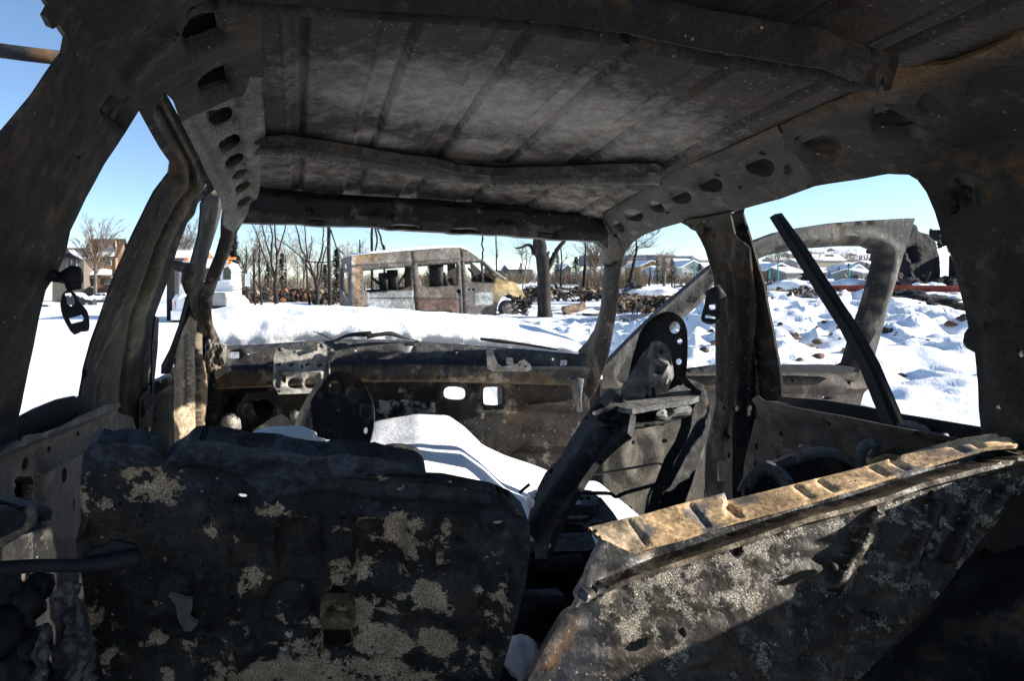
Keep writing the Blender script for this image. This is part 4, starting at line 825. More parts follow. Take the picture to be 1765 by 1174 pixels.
sheet('speaker_shell', [(-60, 870), (0, 856), (15, 853), (38, 868), (45, 885), (40, 905), (15, 925), (0, 940), (-60, 960)], P3((0, 860, .72), (45, 890, .80), (0, 940, .72)), M['shell'], car, step=7, tint=(.10, .125, .15), disp=lambda x, y: .03 * sm(y, 850, 880) - .02 * bump1(y - x * .5, 880, 888, 3) - .03 * sm(y, 905, 940), thick=.01)
bar('latch_rod', [(-40, 945, .7), (10, 925, .71), (48, 895, .72), (44, 880, .73)], [.008, .008, .01, .008], M['tan2'], car, (.25, .2, .15))
for i, (x, y, d, r) in enumerate(((5, 1010, .86, .022), (40, 1045, .88, .026), (-10, 1090, .84, .03), (45, 1120, .88, .028), (15, 1160, .86, .03), (70, 1010, .9, .018), (60, 1180, .86, .024))):
    lump('burnt_debris', x, y, d, r, r, r, M['black'], car, None, 12 + i, .5, 3, 2.2)
# dark bar crossing the far left opening
V_, F_ = tube([at(-80, 76, 1.25), at(40, 92, 1.25), at(125, 102, 1.26)], .016, 8, .8)
mesh('tailgate_stay', V_, F_, M['shell'], car, (.06, .065, .075))
# --- rear seat, right back panel ----------------------------------
SR = P3((1040, 935, .96), (1750, 790, .985), (905, 1174, .905))
strip_b = [(1014, 909), (1060, 898), (1113, 886), (1165, 871), (1205, 861), (1249, 850), (1253, 863), (1320, 847), (1392, 829), (1485, 806), (1560, 783), (1611, 768), (1660, 755), (1712, 747), (1740, 752), (1756, 764)]
strip_f = [(1037, 931), (1060, 946), (1084, 953), (1127, 939), (1180, 926), (1224, 911), (1270, 897), (1350, 876), (1417, 857), (1523, 825), (1600, 801), (1661, 783), (1703, 771), (1740, 768), (1757, 767)]
def on_strip(x, y):
    v = (y - interp(strip_b, x)) / max(6, interp(strip_f, x) - interp(strip_b, x)); return v
def strip_surf(x, y):
    v = on_strip(x, y)
    q = SR(x, interp(strip_f, x))[0]; dpt = (q - K).y
    d = dpt * 1.0 + .05 * (1 - v)
    return at(x, y, d), Vector((-.05, -.35, 1)).normalized()
grooves = [1100, 1205, 1262, 1385, 1425, 1515, 1550, 1650, 1680]
def strip_d(x, y):
    v = on_strip(x, y); s = 0
    for g in grooves: s += (1 - sm(abs(x - (g - 18 + 36 * v)), 1.5, 6))
    return -.0035 * min(1, s) * bump1(v * 100, 6, 94, 5)
ledge = [(1040, 1012), (1100, 988), (1165, 968), (1270, 933), (1375, 896), (1440, 880), (1502, 862), (1570, 838), (1628, 822), (1700, 803), (1800, 780)]
ribs_ = [((1512, 888), (1432, 1015)), ((1612, 868), (1548, 1000)), ((1690, 845), (1632, 965)), ((1738, 835), (1690, 905))]
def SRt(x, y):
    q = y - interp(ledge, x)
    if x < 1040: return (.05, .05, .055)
    if q < -6: return (.03, .028, .026)  # shade in the groove above the ledge, painted dark
    if q < 10: return (.34, .25, .15) if x > 1150 else (.12, .09, .06)  # sunlit ledge, its light painted as pale tan
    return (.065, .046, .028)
def SRs(x, y):
    q = y - interp(ledge, x)
    if q < 8 or x < 1030: return 0
    s = .50 if q < 120 else .44 - .25 * sm(q, 150, 330)
    if 12 < q < 30: s += .12
    s -= .35 * math.exp(-((x - 1420) / 35) ** 2 - ((y - 960) / 40) ** 2) + .3 * math.exp(-((x - 1490) / 20) ** 2 - ((y - 1000) / 60) ** 2)
    return s
def SRd(x, y):
    q = y - interp(ledge, x)
    d = .022 * (1 - sm(abs(q - 1), 5, 12)) - .02 * (1 - sm(abs(q + 24), 12, 22)) * sm(x, 1080, 1140)
    for (a, b) in ribs_: d += .014 * line(x, y, a[0], a[1], b[0], b[1], 4, 16)
    d += .012 * (1 - sm(abs(seg(x, y, 1035, 940, 915, 1174)[0]) , 6, 30))
    d += .004 * noise.noise(Vector((x * .02, y * .04, 1)))
    return d
seatR = sheet('rear_seat_back', [(1037, 931), (1084, 951), (1127, 937), (1180, 925), (1224, 910), (1270, 896), (1350, 875), (1417, 857), (1523, 825), (1600, 801), (1661, 783), (1703, 771), (1757, 766), (1800, 790), (1790, 825), (1765, 845), (1725, 890), (1670, 960), (1628, 1015), (1544, 1105), (1450, 1205), (1380, 1290), (850, 1290), (880, 1225), (905, 1174), (935, 1115), (962, 1068), (985, 1030), (1008, 990), (1022, 955)],
      SR, M['sparkle'], car, [ov(1603, 853, 5, 9, 25), ov(1269, 950, 6, 7)], step=8, feats=[[(x, y + o) for x, y in [(1040, 1012), (1100, 988), (1165, 968), (1270, 933), (1375, 896), (1440, 880), (1502, 862), (1570, 838), (1628, 822), (1700, 803)]] for o in (-44, -34, -14, -8, -3, 1, 6, 12)] + [[(a[0] + o, a[1]), (b[0] + o, b[1])] for a, b in ribs_ for o in (-18, -10, -4, 4, 10, 18)],
      tint=SRt, stain_light=SRs, disp=SRd, wob=.004, lip=(.006, 5), thick=.02)
def st_t(x, y):
    if x < 1110: return (.24, .18, .12)
    n = noise.noise(Vector((x * .016, y * .03, 7)))
    return tuple(Vector((.42, .28, .15)).lerp(Vector((.12, .11, .10)), sm(n, .12, .3)))
sheet('top_strip', strip_b + strip_f[::-1], strip_surf, M['tan'], seatR, [ov(1540, 788, 7, 2.2, -12), ov(1474, 829, 2.5, 1.6)], step=6, feats=[[(g - 18 + o, interp(strip_b, g - 18)), (g + 18 + o, interp(strip_f, g + 18))] for g in grooves for o in (-6, 0, 6)], tint=st_t, disp=strip_d, wob=.0, thick=.006, lip=(.006, 3))
sheet('top_strip', [(1600, 745), (1625, 742), (1650, 743), (1668, 748), (1680, 756), (1650, 766), (1625, 755)], P3((1600, 745, 1.25), (1680, 750, 1.25), (1640, 766, 1.2)), M['tan'], seatR, step=6, tint=(.36, .25, .14), thick=.01)
sheet('top_strip', [(1492, 790), (1520, 782), (1560, 772), (1610, 757), (1616, 765), (1580, 775), (1530, 790), (1500, 802)], P3((1492, 790, 1.22), (1610, 757, 1.25), (1530, 802, 1.15)), M['tan'], seatR, step=6, tint=(.38, .27, .15), thick=.01)
sheet('side_bracket', [(1705, 800), (1725, 790), (1740, 782), (1765, 775), (1800, 790), (1790, 812), (1740, 806), (1712, 812)], P3((1705, 800, 1.08), (1790, 790, 1.1), (1740, 812, 1.06)), M['ashy'], seatR, step=6, tint=(.25, .25, .24), thick=.01, wob=.004)
bar('lock_pin', [(1765, 755, 1.08), (1772, 765, 1.08), (1790, 768, 1.08)], .012, M['shell'], seatR, (.2, .17, .15))
for i, (x, y) in enumerate(((1436, 978), (1602, 958), (1506, 1062), (1178, 1090))): lump('bolt', x, y, (SR(x, y)[0] - K).y - .012, .006, .006, .006, M['shell'], seatR, (.06, .05, .045), i, .3, 2)
# grey tube frames behind the panel
arm_ = bar('armrest_frame', [(1285, 850, 1.22), (1292, 832, 1.22), (1310, 812, 1.22), (1345, 800, 1.22), (1390, 785, 1.22), (1420, 780, 1.22), (1450, 786, 1.21), (1475, 800, 1.2), (1490, 808, 1.18)], [.014, .012, .011, .011, .011, .010, .008, .006, .004], M['ashy'], car, (.30, .27, .24))
bar('armrest_frame', [(1318, 806, 1.22), (1340, 815, 1.2), (1352, 828, 1.18), (1360, 838, 1.16)], [.014, .012, .012, .01], M['ashy'], arm_, (.28, .26, .24))
sheet('armrest_web', [(1350, 832), (1342, 815), (1360, 806), (1400, 792), (1425, 788), (1450, 795), (1485, 812), (1420, 835), (1355, 850)], P3((1340, 815, 1.25), (1485, 812, 1.24), (1400, 850, 1.22)), M['shell'], arm_, step=8, tint=(.014, .014, .014), thick=.01)
sheet('armrest_web', [(1283, 870), (1285, 840), (1295, 822), (1312, 812), (1330, 815), (1345, 828), (1350, 850), (1300, 870)], P3((1285, 840, 1.21), (1345, 828, 1.21), (1300, 870, 1.2)), M['shell'], arm_, step=8, tint=(.05, .055, .065), thick=.01, wob=.004)
for x, y in ((1361, 786), (1388, 778)):
    bo = bar('bolt', [(x, y + 10, 1.24), (x, y - 4, 1.24)], .005, M['tan'], arm_, (.2, .12, .1)); bar('bolt', [(x, y - 4, 1.24), (x + 1, y - 10, 1.24)], .010, M['tan'], arm_, (.18, .10, .09))
bar('seat_hook', [(1487, 806, 1.18), (1484, 790, 1.18), (1486, 775, 1.18), (1494, 767, 1.18), (1506, 767, 1.18), (1509, 775, 1.19), (1500, 785, 1.2)], [.005, .007, .008, .009, .009, .007, .004], M['ashy'], car, (.32, .31, .29))
hk = bar('seat_hook', [(1548, 732, 1.22), (1570, 734, 1.21), (1595, 741, 1.2), (1612, 742, 1.19), (1622, 750, 1.18), (1628, 772, 1.17)], [.007, .009, .010, .011, .010, .009], M['ashy'], car, (.26, .27, .26))
bar('seat_strut', [(1500, 790, 1.2), (1540, 772, 1.21), (1570, 752, 1.22), (1600, 742, 1.2)], [.004, .005, .01, .01], M['ashy'], hk, (.22, .21, .2), flat=.4)
bar('seat_strut', [(1620, 738, 1.22), (1650, 746, 1.22), (1682, 753, 1.22)], [.005, .006, .003], M['ashy'], hk, (.2, .24, .24))
# dark side trim low on the right
sheet('wheel_arch_panel', [(1400, 1290), (1480, 1190), (1560, 1100), (1640, 1010), (1700, 930), (1765, 850), (1850, 820), (1950, 1290)], P3((1480, 1190, .98), (1765, 850, 1.08), (1850, 1250, .85)), M['shell'], car, step=12, tint=(.028, .028, .03), wob=.015, thick=.01,
      disp=lambda x, y: .03 * noise.noise(Vector((x * .008, y * .012, 3))))
bar('brace_wire', [(1745, 868, 1.06), (1765, 883, 1.06), (1800, 905, 1.05)], .003, M['ashy'], car, (.4, .38, .34))
# --- snow inside and on the car -----------------------------------
def snow_sheet(name, fn, xs, ys_, label, cat_='snow', mat='snowc', loc=(0, 0, 0)):
    V = []; W = len(xs)
    for y in ys_:
        for x in xs: V.append(Vector((x, y, fn(x, y))))
    n = len(V); V += [v - Vector((0, 0, .05)) for v in V]
    H = len(ys_); Fs = [(j * W + i, j * W + i + 1, (j + 1) * W + i + 1, (j + 1) * W + i) for j in range(H - 1) for i in range(W - 1)]
    Fs += [tuple(k + n for k in f[::-1]) for f in Fs]
    for i in range(W - 1): Fs += [(i + 1, i, i + n, i + 1 + n), ((H - 1) * W + i, (H - 1) * W + i + 1, (H - 1) * W + i + 1 + n, (H - 1) * W + i + n)]
    for j in range(H - 1): Fs += [(j * W, (j + 1) * W, (j + 1) * W + n, j * W + n), ((j + 1) * W + W - 1, j * W + W - 1, j * W + W - 1 + n, (j + 1) * W + W - 1 + n)]
    o = mesh(name, V, Fs, M[mat], None, loc=loc); tag(o, label, cat_); return o
def f_in(x, y):
    r = x * F / y + CX                                       # only shapes the mound's shoulder along its length
    h = .80 - .0 * y
    crest = interp([(-.4, .80), (.0, .86), (.12, .895), (.25, .915), (.36, .905), (.42, .86), (.48, .80), (.56, .765), (.66, .73), (.78, .68), (.88, .67), (1.0, .58), (1.1, .50)], x - .10 * (y - 1.95))
    low = .66
    k = sm(y, 1.3, 1.7)
    return low + (crest - low) * k + .006 * noise.noise(Vector((x * 9, y * 9, 0))) + .012 * noise.noise(Vector((x * 3, y * 3, 4)))
snow_sheet('floor_snow', f_in, [-.38 + 1.42 * i / 90 for i in range(91)], [1.32 + 1.05 * j / 70 for j in range(71)], 'smooth snow drift lying on the cabin floor between the front seats')
lump('seat_snow', 488, 768, 1.32, .085, .034, .07, M['snowc'], None, None, 4, .18, 5, 1.3)
o_ = bpy.context.scene.objects['seat_snow']; tag(o_, 'small bluish snow cap on the left front seat behind the charred foam', 'snow')
o_ = lump('floor_snow_patch', 902, 1137, 1.08, .03, .03, .05, M['snowc'], None, None, 2, .2, 4, 1.5); tag(o_, 'small shaded snow patch low in the gap between the rear seat backs', 'snow')
o_ = lump('frame_snow', 957, 873, 1.50, .06, .03, .06, M['snowc'], None, None, 6, .3, 4, 2); tag(o_, 'sunlit snow clump on the perforated seat base', 'snow')
o_ = lump('rail_snow', 950, 960, 1.27, .10, .012, .05, M['snowc'], None, None, 6, .3, 4, 2); tag(o_, 'thin sunlit snow strip behind the right rear seat back corner', 'snow')
# snow on the bonnet
def hood_snow():
    top = [(330, 530), (365, 530), (420, 526), (520, 526), (620, 528), (700, 532), (780, 540), (860, 549), (920, 559), (960, 570), (990, 585), (1012, 602), (1030, 612)]
    bot = [(330, 592), (366, 592), (450, 590), (560, 583), (620, 580), (700, 584), (820, 592), (900, 599), (1000, 609), (1030, 615)]
    V = []; nx = 220; rows = 40
    for i in range(nx + 1):
        x = 338 + (1026 - 338) * i / nx
        yb, yt = interp(bot, x), interp(top, x)
        P0 = at(x, yb, 2.60); P1 = at(x, yt, 3.0)
        h = P1.z - P0.z
        for j in range(rows + 1):
            v = j / rows
            if v < .6:
                th = v / .6 * math.pi / 2
                y_ = P0.y + .40 * (1 - math.cos(th)) - .04 * math.sin(2 * th); z_ = P0.z + h * math.sin(th)
            else:
                k = (v - .6) / .4; y_ = P0.y + .40 + k * .75; z_ = P0.z + h - .13 * k - .08 * k ** 4
            xx = P0.x * (y_ / P0.y) ** .5 if v < .6 else P1.x * .5 + P0.x * .5 * (P1.y / P0.y) ** .5 * 1
            xx = (x - CX) / F * (2.6 + .35 * min(1, v / .6))
            P = Vector((xx, y_, z_))
            nn = noise.noise(P * 7) * .02 + noise.noise(P * 18) * .008 + noise.noise(P * 3) * .012
            V.append(P + Vector((0, -nn * (1 if v < .6 else .2), nn * .5 * min(1, v * 5))))
    W = rows + 1
    Fs = [(i * W + j, (i + 1) * W + j, (i + 1) * W + j + 1, i * W + j + 1) for i in range(nx) for j in range(rows)]
    n = len(V)
    base = [Vector((v.x, v.y, min(v.z, 1.0))) for v in V]
    V += base
    Fs += [tuple(k + n for k in f[::-1]) for f in Fs]
    for i in range(nx): Fs += [((i + 1) * W, i * W, i * W + n, (i + 1) * W + n), (i * W + rows, (i + 1) * W + rows, (i + 1) * W + rows + n, i * W + rows + n)]
    for j in range(rows): Fs += [(j, j + 1, j + 1 + n, j + n), (nx * W + j + 1, nx * W + j, nx * W + j + n, nx * W + j + 1 + n)]
    tag(mesh('bonnet_snow', V, Fs, M['snowc'], None), 'thick rounded bank of snow on the bonnet beyond the windscreen opening', 'snow')
hood_snow()
# ------------------------------------------------------------------ background
def wpos(px, d, z=None):
    x = (px - CX) / F * d; return Vector((x, d, G(x, d) if z is None else z))
# --- burnt van -------------------------------------------------------
VD = 30.0
van = thing('burnt_van', wpos(740, VD), 'burnt-out high roof van with empty windows and a yellowed bonnet, snow on its roof', 'van')
VS = P3((600, 500, 30.0), (900, 500, 31.2), (600, 440, 30.0))
vo = [(606, 441), (651, 436), (710, 431), (764, 427), (791, 426), (809, 433), (828, 447), (852, 469), (871, 481), (890, 489), (899, 500), (906, 511), (900, 515), (887, 510), (876, 507), (863, 512), (857, 525), (855, 551), (700, 553), (606, 554)]
w1 = [(626, 467), (709, 460), (708, 497), (637, 504), (628, 500)]; w2 = [(721, 458), (787, 454), (788, 491), (736, 495), (729, 493), (723, 478)]
w3 = [(801, 453), (829, 453), (832, 487), (812, 485), (806, 476)]; w4 = [(833, 456), (852, 478), (851, 487), (835, 487)]
PW = [PD(w) for w in (w1, w2, w3, w4)]
def vt(x, y):
    if min(w(x, y) for w in PW) < 2.2: return (.045, .04, .036)
    if min(abs(x - interp([(429, 709), (552, 718)], y)), abs(x - interp([(425, 794), (552, 800)], y))) < 1.6: return (.05, .042, .036)
    if x < 792 and (abs(y - interp([(606, 458), (700, 452), (790, 446)], x)) < 1.2 or abs(y - 514) < 1.2 and x > 636): return (.07, .06, .05)
    if x > 850 and y < 520 or x > 856: c = (.40, .29, .14) if y < 503 or x > 880 else (.28, .22, .13)
    elif 634 < x < 716 and 502 < y < 535: c = (.36, .37, .36)
    elif y < 450 and x < 650: c = (.24, .165, .09)
    elif 712 < x < 790 and y > 515: c = (.14, .085, .07)
    elif 790 < x < 850 and y > 488: c = (.14, .125, .115) if not (820 < x < 850 and 505 < y < 525) else (.36, .38, .38)
    elif y < 460: c = (.19, .165, .135)
    else: c = (.15, .125, .10)
    if x < 620: c = (.36, .31, .24) if x < 613 else (.32, .19, .10)
    return c
vgr = [(709, 429, 718, 552), (794, 425, 800, 552), (791, 500, 793, 552)]
def vd(x, y):
    d = 0
    for g in vgr: d -= .05 * line(x, y, *g, .8, 1.5)
    d += .04 * line(x, y, 612, 458, 790, 446, 1.2, 2) + .03 * line(x, y, 636, 514, 790, 514, .8, 1.5)
    d += .07 * math.exp(-((math.hypot(x - 877, y - 531) - 22) / 3.5) ** 2) * (1 if y < 530 else 0) * (1 if x > 848 else 0)
    d -= .10 * sm(y, 436, 426) if False else 0
    return d
vf = [[(709, 429), (718, 552)], [(794, 425), (800, 552)], [(612, 458), (700, 452), (790, 446)], [(636, 514), (790, 514)]]
sheet('side_panel', vo, VS, M['van'], van, [w1, w2, w3, w4, ov(791, 502, 4, 3.5), ov(808, 499, 2, 2), ov(816, 499, 2.6, 2.4)], step=3, tint=vt, disp=vd, thick=.05, wob=.02, lip=(.04, 2), feats=vf)
BK = Vector((-.08, 1.95, 0)) * 1.0
def shift(sf, v):
    def f(x, y):
        P, n = sf(x, y); return P + v, n
    return f
sheet('side_panel', [(p[0], p[1]) for p in vo[:14]] + [(857, 552), (606, 553)], shift(VS, BK), M['van'], van, [[(626, 464), (709, 458), (708, 494), (637, 500)], w2, w3], step=9, tint=(.05, .045, .04), thick=.05, lip=(0, 1))
def vline(pts, name, tint, mat='van', dz=0.0, off=Vector((0, 0, 0)), sn=0, par=None):
    """strip between the two sides of the van along a traced line"""
    V = []; Fs = []; m = len(pts); k = 7
    for (x, y) in pts:
        P = VS(x, y)[0]
        for j in range(k):
            u = j / (k - 1); V.append(P + BK * u + Vector((0, 0, dz + sn * math.sin(math.pi * u) ** .5 + (.03 * noise.noise(P + BK * u * 2) if sn else 0))))
    for i in range(m - 1):
        for j in range(k - 1): Fs.append((i * k + j, (i + 1) * k + j, (i + 1) * k + j + 1, i * k + j + 1))
    n = len(V); V += [v - Vector((0, 0, .06)) for v in V]
    Fs += [tuple(q + n for q in f[::-1]) for f in Fs]
    for i in range(m - 1): Fs += [((i + 1) * k, i * k, i * k + n, (i + 1) * k + n), (i * k + k - 1, (i + 1) * k + k - 1, (i + 1) * k + k - 1 + n, i * k + k - 1 + n)]
    for j in range(k - 1): Fs += [(j, j + 1, j + 1 + n, j + n), ((m - 1) * k + j + 1, (m - 1) * k + j, (m - 1) * k + j + n, (m - 1) * k + j + 1 + n)]
    return mesh(name, V, Fs, M[mat], par or van, tint)
rf = vline([(604, 441), (651, 436), (710, 431), (764, 427), (791, 426), (809, 433), (828, 447)], 'roof', (.2, .19, .17))
vline([(604, 441), (651, 436), (710, 431), (764, 427), (791, 426), (806, 431), (818, 438)], 'roof_snow', None, 'snow', .05, sn=.09, par=rf)
vline([(852, 469), (871, 481), (890, 489), (899, 500), (906, 511)], 'bonnet', (.46, .34, .16))
# rear face with its door window
RB = P3((604, 441, 30.0), (604, 553, 30.0), (586, 448, 31.9))
sheet('rear_panel', [(588, 446), (604, 441), (606, 554), (586, 553), (586, 500)], P3((606, 441, 29.98), (606, 553, 29.98), (586, 446, 31.3)), M['van'], van, [[(592, 470), (600, 468), (603, 480), (602, 510), (596, 514), (592, 508), (590, 490)], rc(595, 459, 3, 4)], step=4, tint=(.12, .12, .125), thick=.05, lip=(0, 1))
sheet('tail_light', [(586, 462), (589, 462), (589, 500), (585, 500)], P3((606, 441, 29.9), (606, 553, 29.9), (586, 446, 31.2)), M['van'], van, step=4, tint=(.02, .02, .02))
# interior seats and struts seen through the windows
for pts, r in (([(640, 478), (655, 490), (672, 500)], .12), ([(700, 470), (690, 485), (680, 500)], .12), ([(660, 470), (662, 505)], .25), ([(676, 465), (677, 505)], .3), ([(752, 455), (752, 500)], .35), ([(762, 470), (768, 495)], .2), ([(775, 480), (783, 495)], .18), ([(807, 462), (822, 480)], .08)):
    V_, F_ = tube([at(x, y, VD + 1.0) for x, y in pts], r, 7, .5); mesh('seat_frame', V_, F_, M['shell'], van, (.02, .018, .016))
bar('windscreen_pillar', [(829, 447, 31.0), (852, 468, 31.0), (872, 482, 31.1)], .05, M['van'], van, (.3, .29, .27))
V_, F_ = tube([at(829, 447, 32.9), at(852, 468, 33.0), at(872, 482, 33.1)], .05, 6); mesh('windscreen_pillar', V_, F_, M['van'], van, (.1, .1, .09))
def wheel(par, c, r, wd, axis, matn='black', tint=(.03, .03, .03), rimt=(.16, .14, .12)):
    a = axis.normalized(); u = a.cross(Vector((0, 0, 1))).normalized(); v = u.cross(a)
    prof = [(.0, .5 * wd), (.25, .42 * wd), (.55, .45 * wd), (.60, .30 * wd), (.68, .5 * wd), (.95, .5 * wd), (1, .3 * wd), (1, -.5 * wd), (.6, -.5 * wd), (0, -.4 * wd)]
    def lathe(pr, nm, t_, p_):
        V = []; n = 24
        for q, h in pr:
            for i in range(n):
                th = 2 * math.pi * i / n; V.append(c + a * h + (u * math.cos(th) + v * math.sin(th)) * r * max(q, .001))
        Fs = [(i * n + j, i * n + (j + 1) % n, (i + 1) * n + (j + 1) % n, (i + 1) * n + j) for i in range(len(pr) - 1) for j in range(n)]
        return mesh(nm, V, Fs, M['tint'], p_, t_)
    ty = lathe(prof[4:], 'wheel', tint, par); lathe(prof[:5], 'rim', rimt, ty); return ty
ax_ = Vector((.04, -1, 0))
wheel(van, at(875, 532, 30.9), .40, .26, ax_, rimt=(.15, .13, .12))
mb = MB()
for i in range(60):
    c = at(896 + random.uniform(-12, 14), 522 + random.uniform(-9, 20), 31.2 + random.uniform(-.4, .8)); d = Vector((random.uniform(-1, 1), random.uniform(-1, 1), random.uniform(-1, 1))).normalized() * random.uniform(.1, .4)
    mb.tube([c - d, c, c + d + Vector((0, 0, random.uniform(-.1, .1)))], random.uniform(.015, .06), 5, (.025, .022, .02))
mb.build('front_wreckage', M['rub'], van)
mb = MB(); mb.box(at(660, 540, 31), 6, 1.5, .3, tint=(.03, .03, .03)); mb.build('chassis', M['rub'], van)
# --- white truck ------------------------------------------------------
TD = 26.0
truck = thing('white_truck', wpos(350, TD), 'white heavy truck with orange roof lights, front towards us, partly behind the windscreen pillar', 'truck')
gzt = truck.location.z
def prism(name, outline, d0, d1, mat, par, tint=(.8, .8, .8), bev=.04, smooth=False):
    """outline in photo pixels, pushed from depth d0 to d1 (same real size)"""
    P = [at(x, y, d0) for x, y in outline]; n = len(P)
    c = sum(P, Vector()) / n
    rings = [[c + (p - c) * (1 - bev * .6) for p in P], [p + Vector((0, bev, 0)) for p in P], [p + Vector((0, d1 - d0, 0)) for p in P]]
    V = sum(rings, []); Fs = [tuple(range(n))]
    for k in range(2): Fs += [(k * n + i, k * n + (i + 1) % n, (k + 1) * n + (i + 1) % n, (k + 1) * n + i)[::-1] for i in range(n)]
    Fs.append(tuple(range(2 * n, 3 * n))[::-1])
    o = mesh(name, V, Fs, mat, par, tint, smooth=smooth)
    bm = bmesh.new(); bm.from_mesh(o.data); bmesh.ops.recalc_face_normals(bm, faces=bm.faces); bm.to_mesh(o.data); bm.free()
    return o
cab = prism('cab', [(312, 452), (318, 446), (335, 444), (380, 446), (396, 452), (401, 462), (403, 512), (308, 512), (309, 470)], TD + 1.2, TD + 3.6, M['white'], truck)
prism('bonnet', [(303, 512), (308, 506), (330, 503), (385, 503), (408, 511), (417, 520), (420, 545), (300, 545)], TD - .8, TD + 1.3, M['white'], truck, bev=.15)
prism('wing', [(296, 516), (302, 508), (311, 507), (312, 530), (311, 552), (297, 552)], TD - .5, TD + 1.0, M['white'], truck, bev=.1)
prism('wing', [(400, 514), (412, 515), (421, 526), (423, 552), (402, 552)], TD - .5, TD + 1.0, M['white'], truck, bev=.1)
prism('grille', [(318, 512), (390, 512), (390, 545), (318, 545)], TD - .85, TD - .7, M['black'], truck, (.1, .1, .1))
prism('window', [(385, 462), (393, 459), (398, 466), (398, 482), (384, 482)], TD + 1.17, TD + 1.25, M['glass'], truck)
prism('windscreen', [(322, 462), (378, 462), (380, 484), (320, 484)], TD + 1.17, TD + 1.25, M['glass'], truck)
prism('side_window', [(313, 470), (318, 468), (318, 488), (312, 488)], TD + 1.17, TD + 1.25, M['glass'], truck)
prism('headlight', [(301, 520), (309, 520), (310, 530), (302, 530)], TD - .56, TD - .4, M['orange'], truck)
prism('headlight', [(404, 523), (413, 525), (414, 534), (405, 533)], TD - .56, TD - .4, M['orange'], truck)
prism('bumper', [(294, 536), (425, 536), (425, 552), (294, 552)], TD - .9, TD - .7, M['chrome'], truck)
for x, y in ((321, 447), (358, 441), (395, 453)): prism('roof_lamp', [(x - 3, y - 3), (x + 3, y - 3), (x + 3, y + 2), (x - 3, y + 2)], TD + 1.0, TD + 1.3, M['orange'], truck)
prism('light_bar', [(388, 443), (405, 443), (405, 447), (388, 447)], TD + 1.6, TD + 1.9, M['orange'], truck)
prism('exhaust_stack', [(287, 462), (291, 448), (296, 448), (301, 462), (301, 562), (287, 562)], TD + .5, TD + 1.0, M['black'], truck, (.02, .02, .02))
for i in range(3): prism('step', [(401, 490 + i * 14), (410, 490 + i * 14), (410, 494 + i * 14), (401, 494 + i * 14)], TD + .9, TD + 1.6, M['white'], truck)
mr = prism('mirror', [(422, 471), (431, 471), (431, 494), (422, 494)], TD + .9, TD + 1.05, M['chrome'], truck)
bar('mirror_arm', [(400, 470, TD + 1.2), (412, 468, TD + 1.1), (426, 471, TD + 1)], .02, M['black'], mr)
bar('mirror_arm', [(400, 500, TD + 1.2), (412, 499, TD + 1.1), (426, 494, TD + 1)], .02, M['black'], mr)
for x in (305, 412): wheel(truck, at(x, 546, TD - .1) + Vector((0, .2, 0)), .5, .3, Vector((1 if x > 350 else -1, 0, 0)))
prism('mud_flap', [(366, 504), (388, 504), (389, 527), (366, 527)], TD - .9, TD - .86, M['tint'], truck, (.16, .17, .18))
